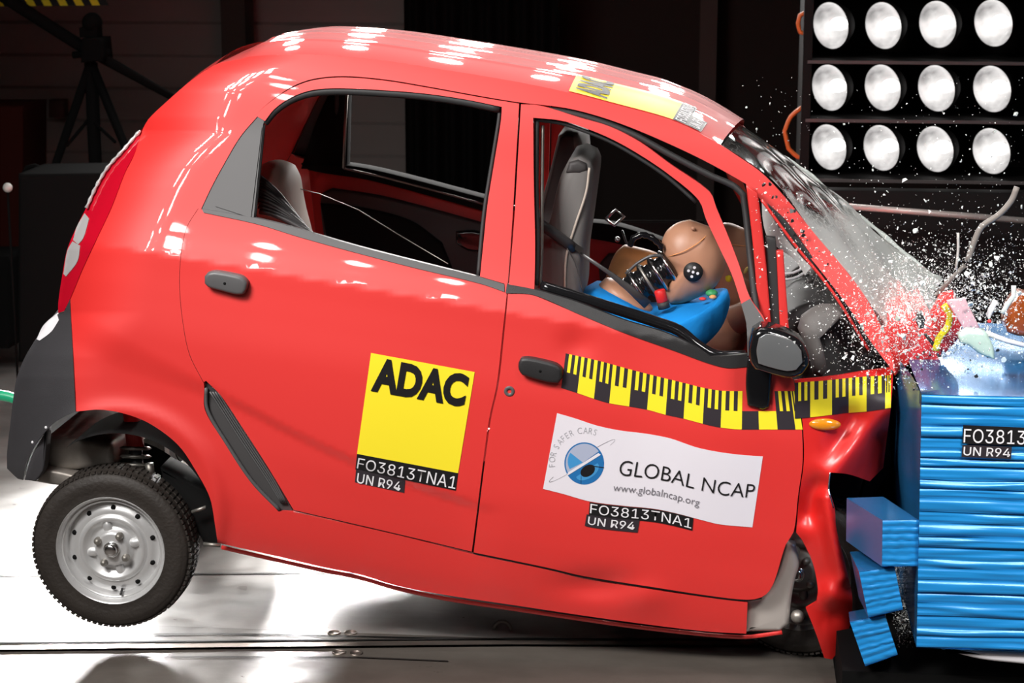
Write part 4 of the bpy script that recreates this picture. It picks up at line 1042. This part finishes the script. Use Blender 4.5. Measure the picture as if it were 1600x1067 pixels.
TLb, BLb = P(1440, 616, YB), P(1432, 1012, YB); TLb.z = P(1440, 616, YB).z
TRb = Vector((XR, YB, TLb.z)); BRb = Vector((XR, YB, BLb.z)); 
mb = MB(); ribbed(mb, TLb, TRb, BRb, BLb, 23, .012, M['barrier'], 3, nx=60); fc = mb.build('barrier_face', bar, fix=False)
Y2 = .6
def bk(p): return Vector((p.x, Y2, p.z))
mb = MB()
n = 18; vs = []
for j in range(n+1):
    for i in range(n+1):
        s, t = i/n, j/n; p = TLb.lerp(BLb, t); q = bk(p)
        vs.append(p.lerp(q, s)+Vector((-.02*math.sin(s*PI)*(1-t)+.02*noise.noise(Vector((s*3, t*3, 0)))*math.sin(PI*s), 0, 0)))
mb.add(vs, [(j*(n+1)+i, (j+1)*(n+1)+i, (j+1)*(n+1)+i+1, j*(n+1)+i+1) for j in range(n) for i in range(n)], M['foil'])
vs = []
for j in range(n+1):
    for i in range(n+1):
        s, t = i/n, j/n; p = TLb.lerp(TRb, s); vs.append(p.lerp(bk(p), t)+Vector((0, 0, .03*math.sin(PI*t)*noise.noise(Vector((s*4, t*3, 5))))))
mb.add(vs, [(j*(n+1)+i, (j+1)*(n+1)+i, (j+1)*(n+1)+i+1, j*(n+1)+i+1) for j in range(n) for i in range(n)], M['foil'])
mb.add([BLb, BRb, bk(BRb), bk(BLb)], [(0, 1, 2, 3)], M['foil'], False); mb.add([bk(TLb), bk(TRb), bk(BRb), bk(BLb)], [(0, 1, 2, 3)], M['foil'], False); mb.add([TRb, bk(TRb), bk(BRb), BRb], [(0, 1, 2, 3)], M['foil'], False)
mb.build('barrier_skin', bar)
d = Decal(lambda a, b, l: P(a, b, YB-.012-l))
d.quad([(1505, 664), (1680, 671), (1680, 699), (1503.5, 693)], M['ink'], .0005, (4, 2)); d.quad([(1503.5, 695), (1581, 698), (1580, 717), (1502.5, 714)], M['ink2'], .0005, (4, 2))
d.text('FO3813TNA1', [(1506.5, 670), (1672, 675.5), (1671, 697), (1505.5, 691)], M['pwhite'], .0012, 0); d.text('UN R94', [(1506, 698), (1579, 701), (1578, 714), (1505, 711)], M['pwhite'], .0012, .006)
d.build('test_number_sticker', bar)
mb = MB(); b0 = Vector((BLb.x+.0, 0, BLb.z)); 
mb.solid([(1470, 1014), (1600, 1020), (1800, 1026), (1800, 1060), (1600, 1038), (1530, 1030)], YB+.02, .5, M['pwhite'], bev=.01)
px_ = P(1318, 1000, -.3).x; mb.box(((px_+XR)/2, .12, .07), (XR-px_, .84, .14), M['shade_black']); mb.box((XR+.35, .1, .6), (.5, 1.4, 1.2), M['dark_trim'])  # first box is added as the dark shade below the barrier
mb.build('barrier_base_and_shade', bar)
def chunk(name, label, front, back, yf, ybk, rows, seed):
    F = [P(u, v, yf) for u, v in front]; B = [P(u, v, ybk) for u, v in back]
    mb = MB(); mb.add(F+B, [(7, 6, 5, 4), (0, 4, 5, 1), (1, 5, 6, 2), (2, 6, 7, 3), (3, 7, 4, 0)], M['foil'], False)
    ribbed(mb, F[0], F[1], F[2], F[3], rows, .006, M['barrier'], seed, nx=14, sub=4)
    o = mb.build(name, None, fix=False); tag(o, label, 'barrier block', 'torn-off honeycomb blocks in front of the barrier'); return o
chunk('honeycomb_block', 'topmost of the three torn blue blocks, its face touching the barrier edge', [(1379, 813), (1435, 812), (1434, 885), (1378, 885)], [(1323, 778), (1380, 776), (1380, 850), (1322, 845)], -.38, -.12, 7, 5)
chunk('honeycomb_block', 'tilted blue block between the upper block and the lowest one', [(1342, 893), (1398, 887), (1411, 952), (1357, 965)], [(1328, 862), (1383, 858), (1396, 922), (1342, 934)], -.36, -.12, 7, 8)
chunk('honeycomb_block', 'lowest tilted blue block, hanging closest to the floor', [(1328, 972), (1383, 962), (1403, 1023), (1352, 1041)], [(1326, 956), (1380, 946), (1396, 1005), (1346, 1022)], -.34, -.12, 7, 9)

# ---------------------------------------------------------------- floodlight rack behind the barrier
YL = 3.3
rack = empty('lighting_rack', 'black metal rack holding twelve lit floodlights behind the barrier', 'lighting rack', Vector((P(1430, 200, YL).x, YL+.2, 0)))
M['rack'] = mat('black_rack_paint', (.005, .0045, .0045), .7, spec=.15); M['rack_edge'] = mat('worn_rack_edge', (.10, .085, .085), .4, .3)
xl, xr = P(1258, 150, YL).x, P(1258, 150, YL).x+1.9
for vv in (-20, 93, 183, 275):
    z = P(1262, vv, YL).z; mb = MB(); mb.box(((xl+xr)/2, YL+.12, z), (xr-xl, .5, .018), M['rack']); sh = mb.build('shelf', rack)
    mb = MB(); mb.box(((xl+xr)/2, YL-.135, z), (xr-xl, .012, .014), M['rack_edge']); mb.build('shelf_edge', sh)
zt, zb_ = P(1262, -60, YL).z, 0
for x in (xl, xr): mb = MB(); mb.box((x, YL+.12, zt/2), (.04, .5, zt), M['rack']); mb.build('upright', rack)
mb = MB(); mb.box(((xl+xr)/2, YL+.38, (zt+P(1262, 290, YL).z)/2), (xr-xl, .02, zt-P(1262, 290, YL).z), M['rack']); mb.build('back_panel', rack)
def lens_mat():
    m = bpy.data.materials.new('lit_reflector'); m.use_nodes = True; nt = m.node_tree; b = nt.nodes['Principled BSDF']; L = nt.links
    b.inputs['Metallic'].default_value = .9; b.inputs['Roughness'].default_value = .25; b.inputs['Base Color'].default_value = (.22, .22, .22, 1)
    tc = nt.nodes.new('ShaderNodeTexCoord'); n = nt.nodes.new('ShaderNodeTexNoise'); n.inputs['Scale'].default_value = 9; n.inputs['Detail'].default_value = 3
    L.new(tc.outputs['Object'], n.inputs['Vector'])
    cr = nt.nodes.new('ShaderNodeValToRGB'); cr.color_ramp.elements[0].position = .32; cr.color_ramp.elements[1].position = .68; cr.color_ramp.elements[0].color = (.20, .19, .19, 1); cr.color_ramp.elements[1].color = (.95, .92, .90, 1)
    L.new(n.outputs['Fac'], cr.inputs['Fac']); L.new(cr.outputs['Color'], b.inputs['Emission Color']); b.inputs['Emission Strength'].default_value = .85; return m
M['reflector'] = lens_mat(); M['bulb'] = mat('lit_bulb', (1, 1, 1), .3, emit=(1, .97, .93), estr=2.2)
rows_ = ['top', 'middle', 'bottom']; cols_ = ['leftmost', 'second from left', 'third from left', 'rightmost']
LP = [[(1298, 40), (1380, 40), (1465, 38), (1552, 36)], [(1296, 137), (1379, 137), (1463, 138), (1550, 139)], [(1295, 230), (1377, 231), (1461, 233), (1549, 236)]]
axl = Vector((-1.0, -1.0, -.16)).normalized()
proto = None
for r in range(3):
    for c in range(4):
        q = P(*LP[r][c], YL-.02); lab = 'lit round floodlight, %s in the %s row of the rack' % (cols_[c], rows_[r])
        if proto is None:
            proto = empty('floodlight', lab, 'floodlight', q, 'floodlights on the rack')
            mb = MB(); mb.lathe(q, axl, [(.104, 0), (.097, -.02), (.080, -.055), (.05, -.085), (.02, -.095), (0, -.096)], M['reflector'], 40); mb.build('reflector', proto, fix=False)
            mb = MB(); mb.lathe(q, axl, [(.104, 0), (.1065, .003), (.108, 0), (.102, -.03), (.080, -.07), (.05, -.10), (0, -.11)], M['rack'], 40); hs = mb.build('housing', proto)
            mb = MB(); mb.ball(q-axl*.055, (.040, .034, .030), M['bulb'], 16, 10); mb.build('bulb', proto)
            mb = MB(); mb.tube([q-axl*.09, q+Vector((0, .12, 0))], .015, M['rack']); mb.build('bracket', proto)
            p0 = q
        else:
            o = proto.copy(); COL.objects.link(o); o.location = q; o['label'] = lab
            for ch in list(proto.children): cc = ch.copy(); COL.objects.link(cc); cc.parent = o
# cable loops hanging off the rack
for pts, lab in (([(1253, 168), (1236, 182), (1226, 205), (1232, 232), (1246, 245), (1262, 249)], 'orange cable loop hanging beside the middle of the lamp rack'), ([(1262, 18), (1250, 24), (1247, 36), (1250, 50), (1262, 54)], 'short orange cable loop at the top left of the lamp rack')):
    mb = MB(); mb.tube([P(u, v, YL-.05) for u, v in smooth(pts, closed=False)], .010, mat('orange_cable', (.55, .12, .02), .5)); tag(mb.build('cable_loop'), lab, 'cable')
# pale guard rail in front of the rack
mb = MB(); mb.tube([P(1318, 322, 2.6), P(1620, 346, 2.6)], .013, mat('pale_rail', (.45, .40, .38), .4, .3), 10); mb.tube([P(1322, 322, 2.6), Vector((P(1322, 322, 2.6).x, 2.6, 0))], .013, M['rack_edge']); mb.tube([P(1615, 346, 2.6), Vector((P(1615, 346, 2.6).x, 2.6, 0))], .013, M['rack_edge']); gr = mb.build('guard_rail')
tag(gr, 'pale horizontal guard rail below the rack of floodlights', 'rail')
mb = MB(); mb.solid([(1225, 296), (1900, 306), (1900, 620), (1225, 620)], 2.85, 2.95, M['rack'], bev=.004); tag(mb.build('equipment_screen'), 'low black screen standing below the rack of floodlights', 'screen')

# ---------------------------------------------------------------- background, left
M['cloth'] = mat('black_curtain', (.003, .003, .003), .95, spec=.05); M['bgblack'] = mat('matt_black_equipment', (.006, .006, .006), .9, spec=.08)
mb = MB(); x0, x1 = P(632, 100, 5.6).x, P(872, 100, 5.6).x; N = 60; vs = []
for i in range(N+1):
    for z in (0, 4.5): vs.append((lerp(x0, x1, i/N), 5.6+.05*math.sin(i*.9), z))
mb.add(vs, [(2*i, 2*i+2, 2*i+3, 2*i+1) for i in range(N)], M['cloth']); tag(mb.build('black_curtain'), 'tall black curtain hanging behind the car roof', 'curtain')
mb = MB(); xa = P(872, 100, 6.2).x; mb.box((xa+1.6, 6.3, 2.2), (3.2, .1, 4.4), mat('dark_brown_panel', (.012, .009, .008), .8, spec=.1)); tag(mb.build('partition_panel'), 'dark brown partition between the curtain and the lamp rack', 'partition')
mb = MB(); px = P(1106, 100, 6.0).x; mb.box((px, 6.05, 2.2), (.10, .12, 4.4), mat('brown_post', (.03, .024, .022), .7, spec=.1)); tag(mb.build('partition_post'), 'upright brown post rising behind the windscreen', 'post')
mb = MB(); px = P(366, 60, 7.1).x; mb.box((px, 7.2, 3), (.16, .25, 6), mat('wall_post', (.03, .024, .021), .8)); o = mb.build('trim_1'); o['kind'] = 'structure'
# low black cases
mb = MB(); mb.solid([(28, 272), (212, 270), (420, 274), (420, 560), (28, 566)], 3.0, 3.4, M['bgblack'], bev=.02); tag(mb.build('equipment_case'), 'large matt black case standing behind the tail of the car', 'equipment case')
mb = MB(); mb.tube([P(u, v, 3.3) for u, v in smooth([(36, 274), (42, 262), (55, 259), (66, 264), (72, 275)], closed=False)], .012, M['bgblack']); mb.build('case_handle', bpy.data.objects['equipment_case'])
mb = MB(); mb.solid([(470, 345), (1100, 345), (1100, 600), (470, 600)], 3.6, 3.63, M['cloth'], bev=.02); tag(mb.build('dark_backdrop'), 'long low black desk added to darken the view through the car windows', 'backdrop')  # thin black sheet, added to keep the window view dark
mb = MB(); mb.solid([(-60, 166), (36, 166), (36, 560), (-60, 560)], 4.6, 5.0, mat('dark_red_cabinet', (.04, .006, .004), .8, spec=.1), bev=.01); tag(mb.build('red_cabinet'), 'dark red cabinet at the left edge of the hall', 'cabinet')
mb = MB(); mb.ball(P(12, 293, 2.95), .022, mat('white_knob', (.7, .7, .66), .4), 14, 8); mb.tube([P(12, 297, 2.97), Vector((P(12, 297, 2.97).x, 2.97, 0))], .006, M['bgblack']); tag(mb.build('white_marker'), 'small white round marker beside the black case', 'marker')
mb = MB(); mb.solid([(-120, 400), (14, 400), (14, 545), (-120, 545)], 3.6, 3.9, M['bgblack'], bev=.01); tag(mb.build('low_case'), 'low dark case at the left edge below the red cabinet', 'equipment case')
# tripod with lamp head and its boom
tp = empty('tripod', 'black tripod with a lamp head standing behind the tail of the car', 'tripod', Vector((P(142, 300, 4.3).x, 4.3, 0)))
top = P(142, 98, 4.3)
mb = MB(); mb.tube([Vector((top.x, 4.3, .35)), top], .035, M['bgblack'], 12); mb.build('centre_column', tp)
for (u, v, y) in ((84, 265, 4.2), (196, 230, 4.15), (150, 265, 4.9)):
    e = P(u, v, y); dd = e-top; e2 = top+dd*(top.z/max(.01, -dd.z)); mb = MB(); mb.tube([top, e2], [.024, .016], M['bgblack'], 10); mb.build('leg', tp)
mb = MB()
c_ = P(140, 185, 4.3)
for (u, v, y) in ((104, 228, 4.22), (180, 222, 4.18)): mb.tube([c_, P(u, v, y)], .009, M['bgblack'])
mb.build('brace', tp)
mb = MB(); mb.solid([(128, 60), (156, 60), (160, 96), (126, 98)], 4.2, 4.4, M['bgblack'], bev=.01); mb.tube([P(114, 86, 4.3), P(172, 82, 4.3)], .018, M['bgblack']); mb.build('pan_head', tp)
mb = MB(); mb.ball(P(144, 36, 4.3), (.05, .07, .055), M['bgblack'], 18, 12); mb.box(P(142, 50, 4.3), (.09, .1, .05), M['bgblack']); mb.build('lamp_head', tp)
mb = MB(); mb.tube([P(-700, -460, 4.3), P(-20, -22, 4.3), P(120, 68, 4.3), P(280, 158, 4.3)], [.035, .035, .032, .018], M['bgblack'], 12); tag(mb.build('boom_pole'), 'long black boom pole slanting down behind the tripod', 'pole')
# striped barrier tape at the very top left
mb = MB(); L0 = P(-694, -1, 5); L1 = P(160, -9, 5)
for k in range(70):
    a0, a1 = k/70, (k+1)/70; p, q = L0.lerp(L1, a0), L0.lerp(L1, a1); s = Vector((.03, 0, -.06)); 
    mb.add([p, q, q+s, p+s, p+Vector((0, .01, 0)), q+Vector((0, .01, 0)), q+s+Vector((0, .01, 0)), p+s+Vector((0, .01, 0))], [(0, 1, 2, 3), (7, 6, 5, 4), (0, 4, 5, 1), (2, 6, 7, 3)], M['yellow'] if k % 2 == 0 else M['ink'], False)
tag(mb.build('warning_beam'), 'black and yellow striped beam at the top left edge', 'beam')
mb = MB(); mb.solid([(76, 156), (100, 156), (100, 184), (76, 184)], 7.3, 7.4, mat('dark_red_box', (.05, .012, .01), .6), bev=.008); tag(mb.build('wall_box'), 'small dark red box on the wall behind the tripod', 'box')
# green hose behind the bumper
mb = MB(); mb.tube([P(u, v, 1.0) for u, v in smooth([(-60, 622), (-20, 617), (10, 619), (40, 630), (70, 650)], closed=False)], [.019]*30 and .019, mat('green_hose', (.02, .50, .24), .35), 14); tag(mb.build('tow_hose'), 'green hose reaching the rear bumper from the left', 'hose')

# ---------------------------------------------------------------- floor fittings
def floor_strip(name, pts, w, m, label, cat, z=.004):
    q = [PZ(u, v, 0) for u, v in pts]; mb = MB(); vs = []
    for p in q: vs += [p+Vector((0, -w/2, z)), p+Vector((0, w/2, z))]
    mb.add(vs, [(2*i, 2*i+2, 2*i+3, 2*i+1) for i in range(len(q)-1)], m, False)
    mb.add([v+Vector((0, 0, -z)) for v in vs], [(2*i+1, 2*i+3, 2*i+2, 2*i) for i in range(len(q)-1)], m, False)
    return mb.build(name)
o = floor_strip('trim_2', [(-60, 1016), (300, 1012), (800, 1007), (1700, 1010)], .035, M['rail'], '', '', .008); o['kind'] = 'structure'
o = floor_strip('trim_3', [(-60, 1006), (300, 1003), (800, 999), (1700, 1003)], .012, M['floor_gap'], '', ''); o['kind'] = 'structure'
o = floor_strip('trim_4', [(220, 992), (330, 991), (1100, 1006)], .008, M['floor_gap'], '', ''); o['kind'] = 'structure'
o = floor_strip('trim_5', [(-40, 902), (20, 900), (900, 892)], .008, M['floor_gap'], '', ''); o['kind'] = 'structure'
o = floor_strip('trim_6', [(220, 1027), (560, 1028), (700, 1034)], .006, M['floor_gap'], '', ''); o['kind'] = 'structure'
for (u, v) in ((522, 989), (548, 989), (530, 1020), (556, 1021)):
    q = PZ(u, v, 0); mb = MB(); mb.lathe(q, (0, 0, 1), [(.0, .001), (.018, .001), (.018, .004), (.022, .004), (.022, 0)], M['rail'], 20); tag(mb.build('floor_bolt'), 'dark oval recess in the floor plate near the track joint', 'bolt recess', 'recesses at the track joint')
mb = MB(); q = PZ(790, 985, 0); mb.tube([q+Vector((math.cos(a)*.028-.01, 0, .0+math.sin(a)*.032)) for a in [PI*.95-PI*.95*i/10 for i in range(11)]], .006, M['dull_steel'], 8); tag(mb.build('floor_hook'), 'small steel hook standing on the floor under the car', 'hook')

# ---------------------------------------------------------------- flying debris
def shard_mesh(name, seed, m):
    r = random.Random(seed); mb = MB(); n = r.randint(4, 6); a0 = r.uniform(0, 6)
    ring = [(math.cos(a0+2*PI*k/n)*r.uniform(.6, 1), math.sin(a0+2*PI*k/n)*r.uniform(.5, 1)) for k in range(n)]
    vs = [(x, -.28, z) for x, z in ring]+[(x*.9, .28, z*.9) for x, z in ring]
    mb.add(vs, [tuple(range(n))[::-1], tuple(range(n, 2*n))]+[(k, (k+1) % n, (k+1) % n+n, k+n) for k in range(n)], m, False)
    me = bpy.data.meshes.new(name); me.from_pydata([tuple(v) for v in mb.v], [], mb.f); me.materials.append(m); return me
M['shard'] = mat('glass_shard', (.85, .92, .88), .08, spec=1., coat=1.); M['powder'] = mat('crushed_glass_powder', (.93, .95, .93), .4); M['shard_dark'] = mat('dark_fragment', (.02, .02, .02), .4)
meshes = [shard_mesh('glass_shard', k, M['shard']) for k in range(8)]
def rpt(r):
    """a place in the cloud: dense near the windscreen base, thinning towards the lamps"""
    k = r.random()
    if k < .34: u, v = r.gauss(1440, 55), r.gauss(500, 50)
    elif k < .58: u, v = r.gauss(1545, 45), r.gauss(480, 55)
    elif k < .74: t = r.random(); u, v = 1200+t*220+r.gauss(0, 18), 330+t*230+r.gauss(0, 28)
    elif k < .90: u, v = r.uniform(1330, 1600), 600-abs(r.gauss(0, 140))
    else: u, v = r.uniform(1150, 1600), r.uniform(120, 560)
    return u, v
r = random.Random(11); cnt = 0; grp = 'glass shards flying from the windscreen'
while cnt < 280:
    u, v = rpt(r); y = r.uniform(-.45, .5)
    if v > 605 or u < 1140 or u > 1606 or v < 60: continue
    if u < 1190 and v > 330: continue
    o = bpy.data.objects.new('glass_shard', meshes[cnt % 8]); COL.objects.link(o); o.location = P(u, v, y); o.rotation_euler = (r.uniform(0, 6), r.uniform(0, 6), r.uniform(0, 6))
    s = min(.011, .0032*math.exp(abs(r.gauss(0, .55)))); o.scale = (s, s, s)
    tag(o, 'small pale glass shard flying above the crash', 'glass shard', grp); cnt += 1
# fine spray of crushed glass, far too many to count
mb = MB()
for i in range(19000):
    u, v = rpt(r)
    if r.random() < .5: u, v = r.gauss(1415, 75), r.gauss(505, 58)
    if r.random() < .25: u, v = r.gauss(1420, 38), r.gauss(492, 38)
    if v > 608 or u < 1175 or u > 1640: continue
    y = r.uniform(-.42, .9); p = P(u, v, y); s = .0014*math.exp(abs(r.gauss(0, .6)))
    q = [Vector((r.gauss(0, 1), r.gauss(0, 1), r.gauss(0, 1))).normalized()*s for _ in range(4)]
    mb.add([p+a for a in q], [(0, 1, 2), (0, 3, 1), (1, 3, 2), (2, 3, 0)], M['powder'], False)
for i in range(5000):       # falling powder beside the torn blocks
    t = r.random(); u = 1412+r.gauss(0, 9)+t*4; v = 880+t*190; p = P(u, v, r.uniform(-.1, .5)); s = .0016*math.exp(abs(r.gauss(0, .5)))
    q = [Vector((r.gauss(0, 1), r.gauss(0, 1), r.gauss(0, 1))).normalized()*s for _ in range(4)]
    mb.add([p+a for a in q], [(0, 1, 2), (0, 3, 1), (1, 3, 2), (2, 3, 0)], M['powder'], False)
o = mb.build('glass_spray', fix=False); tag(o, 'fine white spray of crushed glass bursting from the windscreen', 'glass spray', kind='stuff')
# dark crumbs of trim
for k in range(60):
    if k < 26: t = r.random(); u, v = 1190+t*200+r.gauss(0, 8), 290+t*240+r.gauss(0, 8); y = .08
    else: u, v = r.gauss(1440, 60), r.gauss(575, 22); y = r.uniform(-.3, .2)
    if v > 612: continue
    o = bpy.data.objects.new('trim_fragment', shard_mesh('trim_fragment', 100+k, M['shard_dark'])); COL.objects.link(o); o.location = P(u, v, y); s = r.uniform(.003, .009); o.scale = (s, s, s); o.rotation_euler = (r.uniform(0, 6),)*3
    tag(o, 'small black fragment of trim flying near the windscreen pillar', 'fragment', 'black fragments of trim in the air')
# buckle flying in the cabin
mb = MB(); pts = [(947, 342), (962, 327), (975, 338), (960, 352)]; q = [P(u, v, .3) for u, v in pts]; mb.tube(q+[q[0]], .0045, M['steel'], 8, flat=(.6, 1.2)); tag(mb.build('metal_clip'), 'shiny square metal clip flying above the dummy', 'metal clip')
mb = MB(); mb.tube([P(u, v, 1.0) for u, v in ((972, 360), (978, 378), (986, 388))], .004, M['cable']); mb.ball(P(965, 374, 1.0), .010, M['steel'], 12, 8); mb.build('cable_bracket', dm)
# flung wires and broken lamp parts above the barrier
def bit(name, build, label, cat):
    mb = MB(); build(mb); tag(mb.build(name), label, cat)
wire = mat('grey_wire', (.25, .22, .20), .5)
bit('flying_hose', lambda mb: mb.tube([P(u, v, -.1) for u, v in smooth([(1589, 292), (1580, 314), (1560, 336), (1534, 354), (1522, 378), (1512, 408)], closed=False)], .0085, wire, 10), 'grey hose whipping up above the barrier', 'hose')
bit('flying_wire', lambda mb: mb.tube([P(u, v, .1) for u, v in smooth([(1497, 364), (1497, 392), (1494, 420)], closed=False)], .004, mat('pale_wire', (.6, .58, .55), .4), 8), 'short pale wire standing up over the crash', 'wire')
bit('wiper_blade', lambda mb: mb.tube([P(u, v, .05) for u, v in ((1508, 414), (1484, 438), (1462, 462))], .005, wire, 8, flat=(.6, 1.4)), 'thin wiper arm torn from the windscreen base', 'wiper')
bit('bent_strip', lambda mb: mb.tube([P(u, v, -.2) for u, v in smooth([(1584, 446), (1584, 462), (1574, 476), (1566, 490)], closed=False)], .0055, M['shard'], 8, flat=(.5, 1.3)), 'pale curled strip flying above the barrier', 'strip')
bit('white_fragment', lambda mb: mb.solid([(1546, 484), (1554, 470), (1560, 472), (1552, 488), (1548, 496), (1542, 494)], -.2, -.17, M['pwhite'], bev=.004), 'white elongated fragment flying above the barrier', 'fragment')
bit('red_fragment', lambda mb: mb.ball(P(1546, 502, -.2), .006, M['red'], 8, 6), 'tiny red fragment below the white one', 'fragment')
bit('lens_fragment', lambda mb: mb.solid([(1498, 524), (1512, 516), (1540, 518), (1552, 540), (1555, 562), (1535, 556), (1512, 540), (1500, 536)], -.3, -.24, mat('pale_green_plastic', (.60, .80, .72), .2, spec=.8), bev=.012), 'pale green broken lens lying on the barrier top', 'lens fragment')
bit('pink_panel', lambda mb: mb.solid([(1479, 470), (1508, 466), (1532, 514), (1508, 518)], -.1, -.08, mat('pale_pink_plastic', (.80, .50, .55), .45), bev=.004), 'pale pink torn panel leaning above the barrier', 'panel')
def rp(mb):
    mb.solid([(1455, 490), (1470, 462), (1490, 456), (1505, 500), (1498, 530), (1478, 552), (1462, 540)], .0, .06, M['red'], bev=.015)
bit('torn_red_panel', rp, 'crumpled red sheet metal standing over the barrier top', 'sheet metal')
bit('yellow_strip', lambda mb: mb.tube([P(u, v, -.05) for u, v in smooth([(1474, 476), (1484, 490), (1482, 508), (1466, 530), (1462, 548)], closed=False)], .010, M['yellow'], 8, flat=(.4, 1)), 'yellow tape strip curling over the torn red metal', 'tape')
bit('black_clip', lambda mb: mb.solid([(1444, 524), (1448, 522), (1460, 536), (1457, 541)], -.3, -.28, M['rubber'], bev=.002), 'small black clip above the barrier corner', 'clip')
bit('black_fragment', lambda mb: mb.solid([(1434, 492), (1441, 488), (1446, 500), (1444, 512), (1436, 514), (1432, 504)], -.1, -.06, M['rubber'], bev=.004), 'ragged black fragment above the small clip', 'fragment')
def tb(mb):
    mb.tube([P(1540, 520, -.25), P(1572, 532, -.25), P(1620, 545, -.25)], .0075, M['pwhite'], 8)
bit('white_rod', tb, 'white rod pointing right above the barrier top', 'rod')
def ob(mb):
    mb.solid([(1572, 505), (1580, 480), (1594, 462), (1640, 470), (1640, 530), (1590, 526), (1574, 520)], .1, .25, mat('orange_brown_lens', (.30, .06, .008), .2, spec=.8, noise_amt=.8, noise_scale=30), bev=.02)
bit('broken_lamp_unit', ob, 'orange broken indicator lamp at the right edge above the barrier', 'lamp unit')
